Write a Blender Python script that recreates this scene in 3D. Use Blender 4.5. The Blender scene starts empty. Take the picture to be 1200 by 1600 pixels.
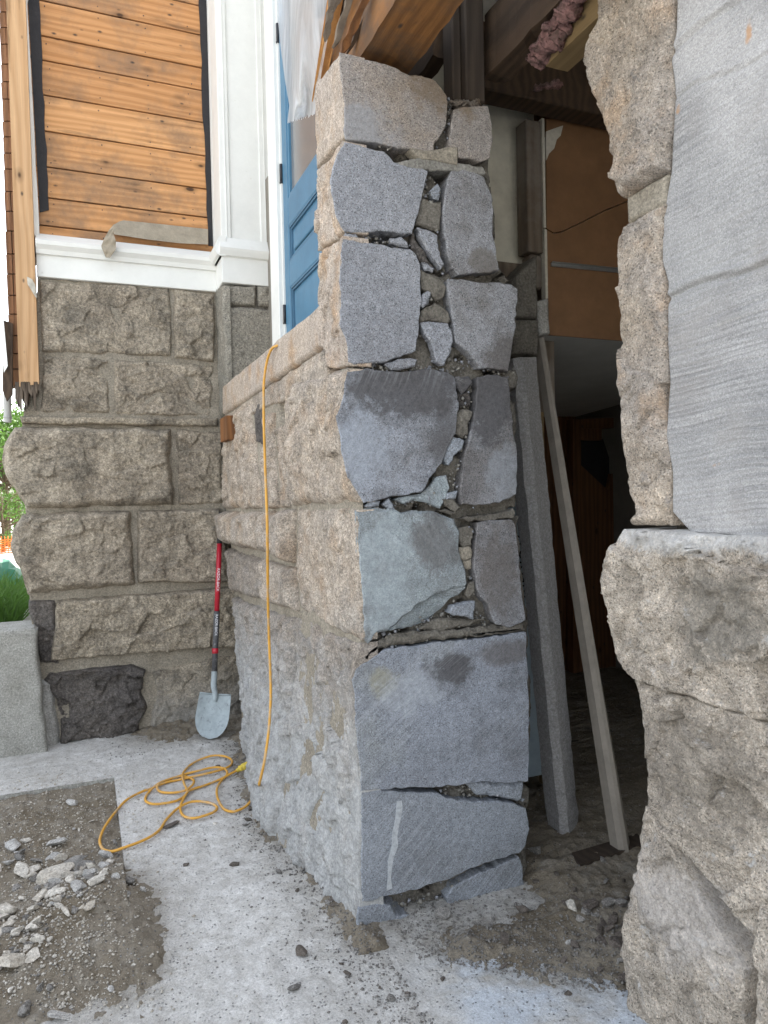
import bpy, math, random
import numpy as np
from mathutils import Vector, Matrix
from mathutils.geometry import tessellate_polygon
random.seed(7)
S = bpy.context.scene
C = bpy.data.collections.new('scene_objects'); S.collection.children.link(C)

# ------------------------------------------------------------------ camera, sky, sun, exposure
FPX, CAMH = 1135.0, 1.5
YAW, PITCH, ROLL = math.radians(22.5), math.radians(1.2), math.radians(1.27)
cd = bpy.data.cameras.new('camera'); cam = bpy.data.objects.new('camera', cd); S.collection.objects.link(cam)
cd.sensor_fit = 'HORIZONTAL'; cd.sensor_width = 36; cd.lens = 36*FPX/1200
cd.clip_start = .02; cd.clip_end = 500
f0 = Vector((math.sin(YAW)*math.cos(PITCH), math.cos(YAW)*math.cos(PITCH), -math.sin(PITCH)))
r0 = Vector((math.cos(YAW), -math.sin(YAW), 0)); u0 = r0.cross(f0)
R0 = r0*math.cos(ROLL) - u0*math.sin(ROLL); U0 = u0*math.cos(ROLL) + r0*math.sin(ROLL)
CP = Vector((0, 0, CAMH))
cam.matrix_world = Matrix(((R0.x, U0.x, -f0.x, CP.x), (R0.y, U0.y, -f0.y, CP.y), (R0.z, U0.z, -f0.z, CP.z), (0, 0, 0, 1)))
S.camera = cam

SUN_DIR = Vector((.62, .42, .86)).normalized()
w = bpy.data.worlds.new('World'); S.world = w; w.use_nodes = True
wn = w.node_tree; bg = wn.nodes['Background']
sky = wn.nodes.new('ShaderNodeTexSky'); sky.sky_type = 'NISHITA'; sky.sun_disc = False
sky.sun_elevation = math.asin(SUN_DIR.z); sky.sun_rotation = math.atan2(SUN_DIR.x, SUN_DIR.y)
sky.air_density = 1.3; sky.dust_density = 3.0; sky.ozone_density = .6
hs = wn.nodes.new('ShaderNodeHueSaturation'); hs.inputs['Saturation'].default_value = .35
wn.links.new(sky.outputs[0], hs.inputs['Color']); wn.links.new(hs.outputs[0], bg.inputs['Color'])
bg.inputs['Strength'].default_value = .15
sd = bpy.data.lights.new('sun', 'SUN'); sd.energy = 4.0; sd.angle = math.radians(.5); sd.color = (1, .95, .87)
so = bpy.data.objects.new('sun', sd); S.collection.objects.link(so)
so.rotation_euler = SUN_DIR.to_track_quat('Z', 'Y').to_euler()
S.view_settings.view_transform = 'Standard'; S.view_settings.look = 'None'; S.view_settings.gamma = 1
S.view_settings.exposure = 2.15
S.cycles.max_bounces = 10; S.cycles.diffuse_bounces = 8

# ------------------------------------------------------------------ pixel -> place
def ray(u, v):
    return f0 + R0*((u-600)/FPX) + U0*((800-v)/FPX)
def P(u, v, ax, val):
    d = ray(u, v); i = 'XYZ'.index(ax)
    t = (val-CP[i])/d[i]
    return CP + d*t
YC, X0, YB, XR = 2.35, .87, 5.0, 1.45     # cut face, porch wall face, back wall face, right pier face

# ------------------------------------------------------------------ numpy noise
def h3(ix, iy, iz, s):
    n = (ix*374761393 + iy*668265263 + iz*2147483647 + s*1274126177) & 0xffffffff
    n = ((n ^ (n >> 13))*1274126177) & 0xffffffff
    n = ((n ^ (n >> 15))*2246822519) & 0xffffffff
    return ((n ^ (n >> 16)) & 0xffff)/65535.0
def vn(p, s=0):
    p = np.asarray(p, float); i = np.floor(p).astype(np.int64); f = p-i; f = f*f*(3-2*f); r = 0
    for dx in (0, 1):
        for dy in (0, 1):
            for dz in (0, 1):
                wt = (f[:, 0] if dx else 1-f[:, 0])*(f[:, 1] if dy else 1-f[:, 1])*(f[:, 2] if dz else 1-f[:, 2])
                r = r + wt*h3(i[:, 0]+dx, i[:, 1]+dy, i[:, 2]+dz, s)
    return r*2-1
def fbm(p, sc, o=4, s=0, g=.5):
    p = np.asarray(p, float)*sc; a = 1; r = 0; t = 0
    for k in range(o):
        r = r + a*vn(p+k*17.3, s+k); t += a; a *= g; p = p*2.03
    return r/t
def ridge(p, sc, o=4, s=0):
    p = np.asarray(p, float)*sc; a = 1; r = 0; t = 0
    for k in range(o):
        r = r + a*(1-2*np.abs(vn(p+k*9.1, s+k))); t += a; a *= .55; p = p*2.1
    return r/t
def facets(a, b, cell, s=0, tilt=1.0):
    """cleavage facets: tilted plane of the nearest jittered cell, plus a step"""
    x = a/cell; y = b/cell; ix = np.floor(x).astype(np.int64); iy = np.floor(y).astype(np.int64)
    bd = np.full(a.shape, 1e9); h = np.zeros(a.shape)
    for dx in (-1, 0, 1):
        for dy in (-1, 0, 1):
            cx = ix+dx; cy = iy+dy; z = np.zeros_like(cx)
            px = cx+h3(cx, cy, z, s); py = cy+h3(cx, cy, z+1, s)
            d = (x-px)**2+((y-py)*1.25)**2
            hh = ((x-px)*(h3(cx, cy, z+2, s)-.5)+(y-py)*(h3(cx, cy, z+3, s)-.5))*tilt*2+(h3(cx, cy, z+4, s)-.5)*.9
            m = d < bd; bd = np.where(m, d, bd); h = np.where(m, hh, h)
    return h

# ------------------------------------------------------------------ objects
def root(name, label, cat, loc=(0, 0, 0), group=None):
    o = bpy.data.objects.new(name, None); C.objects.link(o); o.location = loc
    o.empty_display_size = .1; tag(o, label, cat, group); return o
def tag(o, label=None, cat=None, group=None, kind=None):
    if label: o['label'] = label
    if cat: o['category'] = cat
    if group: o['group'] = group
    if kind: o['kind'] = kind
    return o
def wloc(o):
    v = Vector((0, 0, 0))
    while o is not None:
        v = v+o.location; o = o.parent
    return v
def mesh(name, V, F, m, parent=None, smooth=False, origin=None):
    V = np.asarray([tuple(q) for q in V] if not isinstance(V, np.ndarray) else V, float)
    base = wloc(parent) if parent else Vector((0, 0, 0))
    o_at = Vector(origin) if origin is not None else base
    V = V-np.array(o_at)
    me = bpy.data.meshes.new(name)
    if isinstance(F, np.ndarray):
        n = len(F); k = F.shape[1]
        me.vertices.add(len(V)); me.vertices.foreach_set('co', V.ravel().astype(np.float32))
        me.loops.add(n*k); me.loops.foreach_set('vertex_index', F.ravel().astype(np.int32))
        me.polygons.add(n); me.polygons.foreach_set('loop_start', np.arange(0, n*k, k, dtype=np.int32))
        me.update(calc_edges=True); me.validate()
    else:
        me.from_pydata(V.tolist(), [], [tuple(f) for f in F]); me.update()
    if smooth: me.polygons.foreach_set('use_smooth', [True]*len(me.polygons))
    me.materials.append(m)
    o = bpy.data.objects.new(name, me); C.objects.link(o)
    if parent: o.parent = parent; o.location = o_at-base
    else: o.location = o_at
    return o
class B:
    """collects boxes / prisms / tubes into one mesh"""
    def __init__(s): s.V = []; s.F = []
    def add(s, V, F):
        n = len(s.V); s.V += [tuple(v) for v in V]; s.F += [tuple(i+n for i in f) for f in F]; return s
    def box(s, x0, x1, y0, y1, z0, z1):
        return s.add([(x0, y0, z0), (x1, y0, z0), (x1, y1, z0), (x0, y1, z0), (x0, y0, z1), (x1, y0, z1), (x1, y1, z1), (x0, y1, z1)],
                     [(0, 3, 2, 1), (4, 5, 6, 7), (0, 1, 5, 4), (1, 2, 6, 5), (2, 3, 7, 6), (3, 0, 4, 7)])
    def bev(s, x0, x1, y0, y1, z0, z1, b=.004):
        V = []
        for z, q in ((z0, b), (z0+b, 0), (z1-b, 0), (z1, b)):
            V += [(x0+q+b, y0+q, z), (x1-q-b, y0+q, z), (x1-q, y0+q+b, z), (x1-q, y1-q-b, z), (x1-q-b, y1-q, z), (x0+q+b, y1-q, z), (x0+q, y1-q-b, z), (x0+q, y0+q+b, z)]
        F = [tuple(range(7, -1, -1)), tuple(range(24, 32))]
        for k in range(3):
            for i in range(8): F.append((k*8+i, k*8+(i+1) % 8, k*8+8+(i+1) % 8, k*8+8+i))
        return s.add(V, F)
    def prism(s, pts, d):
        """pts: 3-D polygon; d: extrusion vector"""
        n = len(pts); V = [Vector(p) for p in pts]+[Vector(p)+Vector(d) for p in pts]
        F = [tuple(range(n)), tuple(range(2*n-1, n-1, -1))]+[(i, i+n, (i+1) % n+n, (i+1) % n) for i in range(n)]
        return s.add(V, F)
    def tube(s, pts, r, seg=10, cap=True):
        pts = [Vector(p) for p in pts]; n = len(pts); rs = r if isinstance(r, (list, tuple)) else [r]*n
        V = []; nrm = None
        for i, p in enumerate(pts):
            t = (pts[min(i+1, n-1)]-pts[max(i-1, 0)]).normalized()
            if nrm is None: nrm = t.orthogonal().normalized()
            nrm = (nrm-t*nrm.dot(t)).normalized(); b = t.cross(nrm)
            for k in range(seg):
                a = 2*math.pi*k/seg; V.append(p+nrm*(rs[i]*math.cos(a))+b*(rs[i]*math.sin(a)))
        F = [(i*seg+k, i*seg+(k+1) % seg, (i+1)*seg+(k+1) % seg, (i+1)*seg+k) for i in range(n-1) for k in range(seg)]
        if cap: F += [tuple(range(seg-1, -1, -1)), tuple((n-1)*seg+k for k in range(seg))]
        return s.add(V, F)
    def out(s, name, m, parent=None, smooth=False): return mesh(name, s.V, s.F, m, parent, smooth)
def spline(pts, n=8):
    pts = [Vector(p) for p in pts]; out = []
    for i in range(len(pts)-1):
        a = pts[max(i-1, 0)]; b = pts[i]; c = pts[i+1]; d = pts[min(i+2, len(pts)-1)]
        for k in range(n):
            t = k/n
            out.append(.5*((2*b)+(c-a)*t+(2*a-5*b+4*c-d)*t*t+(3*b-a-3*c+d)*t**3))
    out.append(pts[-1]); return out

# ------------------------------------------------------------------ materials
class N:
    def __init__(s, name, rough=.85, spec=.3):
        s.m = bpy.data.materials.new(name); s.m.use_nodes = True; s.t = s.m.node_tree
        s.b = s.t.nodes['Principled BSDF']; s.b.inputs['Roughness'].default_value = rough
        s.b.inputs['Specular IOR Level'].default_value = spec
        g = s.t.nodes.new('ShaderNodeNewGeometry'); s.pos = g.outputs['Position']
    def n(s, ty): return s.t.nodes.new('ShaderNode'+ty)
    def L(s, a, b):
        if isinstance(a, bpy.types.NodeSocket): s.t.links.new(a, b)
        else:
            if hasattr(b.default_value, '__len__') and not hasattr(a, '__len__'): a = (a, a, a, 1)[:len(b.default_value)]
            if hasattr(b.default_value, '__len__') and len(b.default_value) == 4 and len(a) == 3: a = (*a, 1)
            b.default_value = a
    def map(s, sc=(1, 1, 1), rot=(0, 0, 0), loc=(0, 0, 0), src=None):
        k = s.n('Mapping'); s.L(src or s.pos, k.inputs[0]); k.inputs['Scale'].default_value = sc
        k.inputs['Rotation'].default_value = [math.radians(r) for r in rot]; k.inputs['Location'].default_value = loc; return k.outputs[0]
    def noise(s, sc, det=4, vec=None, ro=.55, dist=0, col=False):
        k = s.n('TexNoise'); s.L(vec or s.pos, k.inputs['Vector']); k.inputs['Scale'].default_value = sc
        k.inputs['Detail'].default_value = det; k.inputs['Roughness'].default_value = ro; k.inputs['Distortion'].default_value = dist
        return k.outputs['Color' if col else 'Fac']
    def vor(s, sc, vec=None, feat='F1', out='Color', rnd=1):
        k = s.n('TexVoronoi'); k.feature = feat; s.L(vec or s.pos, k.inputs['Vector']); k.inputs['Scale'].default_value = sc
        k.inputs['Randomness'].default_value = rnd; return k.outputs[out]
    def wave(s, sc, vec, dist=2, det=3, dsc=1.5, ty='BANDS', d='X'):
        k = s.n('TexWave'); k.wave_type = ty
        if ty == 'BANDS': k.bands_direction = d
        s.L(vec, k.inputs['Vector']); k.inputs['Scale'].default_value = sc; k.inputs['Distortion'].default_value = dist
        k.inputs['Detail'].default_value = det; k.inputs['Detail Scale'].default_value = dsc; return k.outputs['Fac']
    def ramp(s, f, st, interp='LINEAR'):
        k = s.n('ValToRGB'); s.L(f, k.inputs[0]); r = k.color_ramp; r.interpolation = interp
        while len(r.elements) < len(st): r.elements.new(.5)
        for e, (p, c) in zip(r.elements, st):
            e.position = p; e.color = (c, c, c, 1) if not hasattr(c, '__len__') else (*c, 1)
        return k.outputs[0]
    def mix(s, f, a, b, mode='MIX'):
        k = s.n('Mix'); k.data_type = 'RGBA'; k.blend_type = mode
        s.L(f, k.inputs[0]); s.L(a, k.inputs[6]); s.L(b, k.inputs[7]); return k.outputs[2]
    def ma(s, op, a, b=0, cl=False):
        k = s.n('Math'); k.operation = op; k.use_clamp = cl; s.L(a, k.inputs[0]); s.L(b, k.inputs[1]); return k.outputs[0]
    def xyz(s):
        k = s.n('SeparateXYZ'); s.L(s.pos, k.inputs[0]); return k.outputs
    def rng(s, v, a, b, c=0, d=1):
        k = s.n('MapRange'); s.L(v, k.inputs[0])
        for i, q in enumerate((a, b, c, d)): k.inputs[i+1].default_value = q
        k.interpolation_type = 'SMOOTHSTEP'; return k.outputs[0]
    def bump(s, h, st=.5, dist=.005, prev=None):
        k = s.n('Bump'); s.L(h, k.inputs['Height']); k.inputs['Strength'].default_value = st; k.inputs['Distance'].default_value = dist
        if prev is not None: s.L(prev, k.inputs['Normal'])
        return k.outputs[0]
    def done(s, col, nrm=None, rough=None):
        s.L(col, s.b.inputs['Base Color'])
        if nrm is not None: s.L(nrm, s.b.inputs['Normal'])
        if rough is not None: s.L(rough, s.b.inputs['Roughness'])
        return s.m

def dist3(n, amt, sc):
    k = n.n('VectorMath'); k.operation = 'MULTIPLY_ADD'; n.L(n.noise(sc, 2, col=True), k.inputs[0]); k.inputs[1].default_value = (amt*4,)*3; n.L(n.pos, k.inputs[2]); return k.outputs[0]
def granite(name, ca, cb, stain=None, samt=.5, grain=150, gamt=.8, bmp=.6, saw=None, dust=None, dustc=(.45, .46, .46), sawamt=.35, lichen=None, patch=None, big=0, spk=200, spa=.6, spots=()):
    n = N(name, .88, .25)
    base = n.mix(n.ramp(n.noise(2.2, 5), [(.38, 0), (.62, 1)]), ca, cb)
    if stain:
        base = n.mix(n.ma('MULTIPLY', n.ramp(n.noise(5.5, 7, n.map(loc=(3, 7, 1)), .65), [(.5, 0), (.68, 1)]), samt), base, stain)
    if patch:   # (colour, scale, lo, hi)
        base = n.mix(n.ramp(n.noise(patch[1], 4, n.map(loc=(9, 2, 5)), .6), [(patch[2], 0), (patch[3], 1)]), base, patch[0])
    wv = n.noise(30, 2, col=True)
    gv = n.vor(grain*1.9)
    sp = n.n('SeparateColor'); n.L(gv, sp.inputs[0]); g = sp.outputs[0]; g2 = sp.outputs[1]
    gr = n.ramp(g, [(0, .28), (.07, .4), (.12, .82), (.5, 1.0), (.85, 1.12), (1, 1.5)])
    base = n.mix(gamt*.8, base, gr, 'MULTIPLY')
    tint = n.mix(n.ma('MULTIPLY', g2, .4), base, n.mix(1, base, (1.25, 1.0, .82), 'MULTIPLY'))
    base = n.mix(.6*gamt, base, tint)
    fine = n.noise(spk, 4, None, .75)
    base = n.mix(spa, base, n.ramp(fine, [(.34, .3), (.46, .85), (.56, 1.1), (.68, 1.9)]), 'MULTIPLY')
    mo = n.noise(34, 7, n.map(loc=(4, 4, 4)), .78)
    base = n.mix(.65, base, n.ramp(mo, [(.3, .6), (.7, 1.4)]), 'MULTIPLY')
    for (cu, cv, axs, pv, ra_, rz_, cc, am) in spots:
        c_ = P(cu, cv, axs, pv); k_ = n.n('VectorMath'); k_.operation = 'SUBTRACT'; n.L(n.pos, k_.inputs[0]); k_.inputs[1].default_value = c_
        sc_ = (1/ra_, 0, 1/rz_) if axs == 'Y' else (0, 1/ra_, 1/rz_)
        k2 = n.n('VectorMath'); k2.operation = 'LENGTH'; n.L(n.map(sc=sc_, src=k_.outputs[0]), k2.inputs[0])
        dd_ = n.ma('ADD', k2.outputs['Value'], n.ma('MULTIPLY', n.ma('SUBTRACT', n.noise(11, 9, n.map(loc=(cu*.01, 0, cv*.01)), .78), .5), 3.0))
        base = n.mix(n.ramp(dd_, [(.55, am), (1.1, 0)]), base, n.mix(.5, cc, n.mix(1, cc, n.ramp(n.noise(60, 4, None, .75), [(.35, .5), (.65, 1.6)]), 'MULTIPLY')))
    if big: base = n.mix(big, base, n.ramp(n.noise(9, 8, None, .75), [(.35, .45), (.65, 1.45)]), 'MULTIPLY')
    h = n.ma('ADD', n.ma('MULTIPLY', n.noise(55, 7, None, .7), 1.0), n.ma('MULTIPLY', g, .25))
    if saw:
        sw = n.noise(1, 4, n.map(sc=(4, 4, saw[1]*4), src=n.map(rot=saw[0], src=dist3(n, .02, 2.0))), .6)
        sm = n.ramp(n.noise(3.5, 4, n.map(loc=(1, 5, 2))), [(.38, .05), (.62, 1)])
        swl = n.ma('MULTIPLY', n.ramp(sw, [(.5, 0), (.66, 1)]), sm)
        base = n.mix(n.ma('MULTIPLY', swl, sawamt), base, (.5, .52, .55))
        base = n.mix(n.ma('MULTIPLY', n.ma('MULTIPLY', n.ramp(sw, [(.34, 1), (.46, 0)]), sm), sawamt*.9), base, (.08, .08, .09))
        h = n.ma('ADD', n.ma('MULTIPLY', h, .5), n.ma('MULTIPLY', n.ma('MULTIPLY', sw, sm), .6))
    if dust:
        z = n.xyz()[2]
        k = n.ma('ADD', n.rng(z, dust[0], dust[1], 1, 0), n.ma('MULTIPLY', n.ma('SUBTRACT', n.noise(7, 8, None, .7), .5), 1.6))
        k = n.ramp(k, [(.05, 0), (1, 1)])
        base = n.mix(n.ma('MULTIPLY', k, .72), base, n.mix(n.noise(40, 5), dustc, [c*.72 for c in dustc]))
        base = n.mix(.5, base, n.ramp(n.noise(95, 6, n.map(loc=(7, 7, 1)), .8), [(.36, .45), (.5, 1), (.64, 1.5)]), 'MULTIPLY')
        base = n.mix(.5, base, n.ramp(n.noise(13, 8, n.map(loc=(1, 7, 1)), .75), [(.38, .6), (.62, 1.35)]), 'MULTIPLY')
    if lichen:
        base = n.mix(n.ramp(n.noise(14, 8, n.map(loc=(2, 2, 9)), .75), [(.6, 0), (.72, lichen[1])]), base, lichen[0])
    return n.done(base, n.bump(h, bmp, .006 if bmp < .8 else .011))

G = {}
G['back'] = granite('granite_back', (.32, .28, .225), (.40, .355, .285), stain=(.14, .13, .11), samt=.7, bmp=1.0, big=.5, spk=75, spa=.75)
G['backlow'] = granite('granite_back_low', (.30, .265, .21), (.38, .335, .265), stain=(.10, .09, .075), samt=.6, bmp=.9, dust=(.0, .5), dustc=(.33, .32, .3), big=.35, spk=75, spa=.75)
G['backdark'] = granite('granite_dark', (.095, .088, .085), (.15, .138, .128), stain=(.17, .15, .13), samt=.6, bmp=1.0, big=.4, spk=75, spa=.8)
G['pier2'] = granite('granite_pilaster', (.2, .195, .17), (.27, .255, .22), stain=(.2, .18, .15), bmp=.6, spk=80, spa=.7)
G['side'] = granite('granite_porch_side', (.43, .37, .305), (.37, .33, .285), stain=(.30, .19, .10), samt=.45, bmp=.9, dust=(.2, 1.45), dustc=(.38, .375, .36), big=.35, spk=120, spa=.65)
G['sidelow'] = granite('granite_porch_low', (.33, .29, .25), (.27, .24, .21), stain=(.24, .21, .17), samt=.5, bmp=.9, dust=(.3, 1.2), dustc=(.50, .52, .53), big=.3, spk=110, spa=.6)
G['sidepink'] = granite('granite_pink', (.46, .395, .33), (.40, .35, .305), stain=(.40, .24, .11), samt=.6, bmp=.8, big=.3, spk=130, spa=.6)
G['top'] = granite('granite_top_block', (.29, .27, .255), (.25, .235, .225), stain=(.27, .22, .17), samt=.5, bmp=.25, gamt=.95, spots=((690, 130, 'Y', YC, .18, .12, (.17,.125,.085), .7), (560, 200, 'Y', YC, .15, .12, (.26,.27,.29), .6)))
G['blue'] = granite('granite_sawn', (.27, .285, .315), (.235, .25, .28), stain=(.15, .15, .16), samt=.4, bmp=.25, gamt=.95)
G['blue2'] = granite('granite_sawn_brown', (.255, .265, .285), (.215, .22, .235), stain=(.11, .10, .09), samt=.6, bmp=.3, gamt=.95, spots=((790, 560, 'Y', YC, .10, .12, (.10,.09,.085), .8), (760, 410, 'Y', YC, .08, .06, (.13,.115,.10), .7)))
G['darktop'] = granite('granite_sawn_stained', (.27, .295, .34), (.23, .25, .285), stain=(.07, .065, .065), samt=.7, bmp=.3, patch=((.14, .14, .145), 2.2, .48, .66), gamt=.9, saw=((0, 62, 0), 26), sawamt=.2, spots=((640, 610, 'Y', YC, .30, .13, (.075,.072,.075), .85), (700, 690, 'Y', YC, .12, .16, (.075,.072,.075), .6), (560, 700, 'Y', YC, .12, .14, (.30,.33,.38), .5)))
G['darkside'] = granite('granite_dark_side', (.14, .138, .142), (.21, .21, .22), stain=(.07, .062, .055), samt=.7, bmp=.5, gamt=.9, patch=((.22, .23, .25), 3, .5, .62), spots=((765, 620, 'Y', YC, .16, .2, (.075,.072,.075), .85), (780, 900, 'Y', YC, .1, .2, (.11,.095,.085), .6), (800, 740, 'Y', YC, .12, .12, (.27,.29,.32), .5)))
G['trowel'] = granite('granite_slurry', (.31, .355, .38), (.24, .265, .28), stain=(.13, .125, .12), samt=.7, bmp=1.0, gamt=.55, saw=((0, -58, 0), 12), sawamt=.2, big=.3, spots=((680, 850, 'Y', YC, .14, .12, (.13,.125,.125), .75), (600, 900, 'Y', YC, .12, .3, (.36,.41,.44), .5)))
G['saw'] = granite('granite_sawmarks', (.25, .275, .32), (.215, .235, .27), stain=(.09, .088, .09), samt=.45, bmp=.5, gamt=.75, saw=((0, 38, 0), 44), sawamt=.24, patch=((.25, .27, .28), 2.4, .52, .7), spots=((705, 1045, 'Y', YC, .11, .07, (.075,.072,.075), .85), (598, 1065, 'Y', YC, .06, .06, (.26,.25,.19), .7), (640, 1080, 'Y', YC, .14, .10, (.36,.385,.42), .5), (790, 1020, 'Y', YC, .16, .05, (.12,.11,.11), .7)))
G['saw2'] = granite('granite_sawmarks_low', (.25, .275, .31), (.215, .235, .265), stain=(.12, .12, .12), samt=.4, bmp=.5, gamt=.7, saw=((0, 42, 0), 44), sawamt=.24)
G['rx'] = granite('granite_right_face', (.42, .36, .29), (.34, .31, .28), stain=(.40, .27, .16), samt=.55, bmp=1.0, grain=120, gamt=.9, big=.45, lichen=((.2, .2, .21), .7), spk=200, spa=.55)
G['rxlow'] = granite('granite_right_low', (.50, .45, .385), (.39, .35, .30), stain=(.20, .18, .155), samt=.5, bmp=1.0, grain=130, gamt=.9, big=.5, lichen=((.55, .56, .57), .8), spk=200, spa=.6, spots=((1080, 840, 'X', XR, .5, .05, (.52,.53,.54), .6), (1130, 960, 'X', XR, .18, .14, (.16,.15,.13), .6), (1100, 1200, 'X', XR, .25, .2, (.17,.15,.125), .5), (1060, 1420, 'X', XR, .25, .15, (.5,.47,.45), .5)))

def m_mortar(name, ca, cb, bmp=.8):
    n = N(name, .95, .15)
    b = n.mix(n.ramp(n.noise(8, 6, None, .65), [(.35, 0), (.65, 1)]), ca, cb)
    b = n.mix(.5, b, n.ramp(n.noise(90, 5, None, .7), [(.3, .55), (.7, 1.4)]), 'MULTIPLY')
    b = n.mix(.6, b, n.ramp(n.noise(110, 5, n.map(loc=(1, 2, 3)), .8), [(.36, .4), (.5, 1), (.66, 1.7)]), 'MULTIPLY')
    b = n.mix(.4, b, n.ramp(n.vor(70, out='Distance'), [(0, 1.4), (.25, 1), (.9, .8)]), 'MULTIPLY')
    return n.done(b, n.bump(n.noise(45, 8, None, .75), bmp, .008))
MO = m_mortar('mortar_grey', (.12, .108, .092), (.20, .185, .16), 1.2)
MOB = m_mortar('mortar_tan', (.255, .225, .18), (.34, .305, .25), 1.1)
MORT2 = m_mortar('mortar_smear', (.2, .19, .17), (.27, .26, .235), .6)
MOL = m_mortar('mortar_light', (.3, .29, .27), (.4, .39, .37))
CONC = m_mortar('concrete_old', (.27, .265, .24), (.35, .345, .32), .4)

def m_sawface():
    n = N('sawn_face', .8, .3)
    b = n.mix(n.ramp(n.noise(2.6, 5), [(.35, 0), (.65, 1)]), (.38, .372, .37), (.30, .297, .295))
    # blade marks: lines along Y, drifting
    pr = n.map(rot=(2, 0, 0), src=dist3(n, .03, 1.3)); v = n.map(sc=(1, .35, 1), src=pr)
    w1 = n.wave(20, v, 3.5, 5, 1.1, d='Z'); w2 = n.noise(1, 5, n.map(sc=(4, 2.6, 120), src=pr), .7)
    msk = n.ramp(n.noise(2.4, 4, n.map(loc=(5, 1, 3))), [(.42, .05), (.66, 1)])
    l = n.ma('MULTIPLY', n.ramp(w2, [(.42, 0), (.58, 1)]), msk)
    b = n.mix(n.ma('MULTIPLY', n.ma('SUBTRACT', 1, l), n.ma('MULTIPLY', msk, .75)), b, (.19, .19, .195))
    sp = n.n('SeparateColor'); n.L(n.vor(310), sp.inputs[0])
    b = n.mix(.6, b, n.ramp(sp.outputs[0], [(0, .5), (.15, .85), (.6, 1), (1, 1.5)]), 'MULTIPLY')
    b = n.mix(n.ramp(n.noise(9, 3, n.map(loc=(0, 2.2, 8))), [(.73, 0), (.77, .8)]), b, (.42, .24, .12))
    b = n.mix(n.ramp(n.noise(3.3, 6, n.map(loc=(0, 5, 0)), .7), [(.5, 0), (.7, .5)]), b, (.27, .25, .235))
    h = n.ma('ADD', n.ma('MULTIPLY', w2, n.ma('MULTIPLY', msk, 1.6)), n.ma('ADD', n.ma('MULTIPLY', w1, .25), n.ma('MULTIPLY', n.noise(110, 5, None, .7), .25)))
    return n.done(b, n.bump(h, .8, .006))
SAWF = m_sawface()

def wood(name, ca, cb, grainaxis='X', dark=(.06, .03, .015), knots=True, rough=.75, var=.5, grey=None, bmp=.3):
    n = N(name, rough, .3)
    oi = n.n('ObjectInfo'); k = n.n('CombineXYZ')
    r = n.ma('MULTIPLY', oi.outputs['Random'], 37.0)
    for i in range(3): n.L(r, k.inputs[i])
    va = n.n('VectorMath'); va.operation = 'ADD'; n.L(n.pos, va.inputs[0]); n.L(k.outputs[0], va.inputs[1]); src = va.outputs[0]
    sc = {'X': (1.0, 9, 9), 'Y': (9, 1.0, 9), 'Z': (9, 9, 1.0)}[grainaxis]
    ring = n.wave(.8, n.map(sc=sc, src=src), 12, 3, .8, d={'X': 'Z', 'Y': 'X', 'Z': 'X'}[grainaxis])
    fib = n.noise(1, 6, n.map(sc=tuple(q*(14 if q > 1 else 3) for q in sc), src=src), .7)
    b = n.mix(n.ramp(ring, [(.0, 0), (1, .8)]), ca, cb)
    b = n.mix(.5, b, n.ramp(fib, [(.3, .72), (.7, 1.2)]), 'MULTIPLY')
    b = n.mix(n.ma('MULTIPLY', oi.outputs['Random'], var), b, n.mix(1, b, (.62, .5, .4), 'MULTIPLY'))
    if grey:
        b = n.mix(n.ramp(n.noise(2.5, 6, n.map(sc=(1, 1, 1), src=src), .7), [(.45, 0), (.65, grey[1])]), b, grey[0])
    if knots:
        kn = n.vor(1, n.map(sc=tuple((3.3 if q == 1.0 else 6.5) for q in sc), src=src), out='Distance')
        b = n.mix(n.ramp(kn, [(0, 1), (.07, .95), (.10, .35), (.2, 0)]), b, dark)
        ns = n.vor(1, n.map(sc=tuple((7 if q == 1.0 else 13) for q in sc), src=src, loc=(2, 3, 4)), out='Distance')
        b = n.mix(n.ramp(ns, [(0, .95), (.05, .8), (.13, 0)]), b, (.035, .03, .03))
        st = n.noise(1, 5, n.map(sc=tuple((1.6 if q == 1.0 else 14) for q in sc), src=src), .65)
        b = n.mix(n.ramp(st, [(.58, 0), (.72, .6)]), b, dark)
    return n.done(b, n.bump(n.ma('ADD', fib, n.ma('MULTIPLY', ring, .1)), bmp, .003))
W = {}
W['board'] = wood('wood_sheathing', (.62, .335, .15), (.45, .22, .085), 'X', bmp=.15, grey=((.20, .13, .085), .75))
W['post'] = wood('wood_post', (.56, .36, .2), (.44, .26, .13), 'Z', knots=True, var=.1)
W['shingle'] = wood('wood_shingle', (.26, .13, .065), (.16, .08, .04), 'Z', knots=False, bmp=.8)
W['beam'] = wood('wood_beam', (.30, .145, .05), (.18, .085, .03), 'Y', grey=((.07, .06, .05), .9), bmp=.7)
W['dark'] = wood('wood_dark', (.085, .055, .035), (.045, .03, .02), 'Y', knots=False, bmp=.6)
W['darkz'] = wood('wood_dark_upright', (.06, .045, .034), (.035, .026, .02), 'Z', knots=False, bmp=.6)
W['yellow'] = wood('wood_new', (.24, .17, .085), (.19, .13, .065), 'Y', var=.1)
W['lath'] = wood('wood_splinter', (.28, .13, .05), (.13, .065, .03), 'Z', knots=False, bmp=1)
W['old'] = wood('wood_aged', (.20, .165, .13), (.13, .105, .085), 'Z', knots=False, grey=((.24, .22, .2), .7), bmp=1)
W['interior'] = wood('wood_panelling', (.20, .095, .045), (.12, .06, .03), 'Z', knots=True)
W['stud'] = wood('wood_stud', (.56, .30, .11), (.44, .22, .08), 'Z', knots=False, var=.1)

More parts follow.
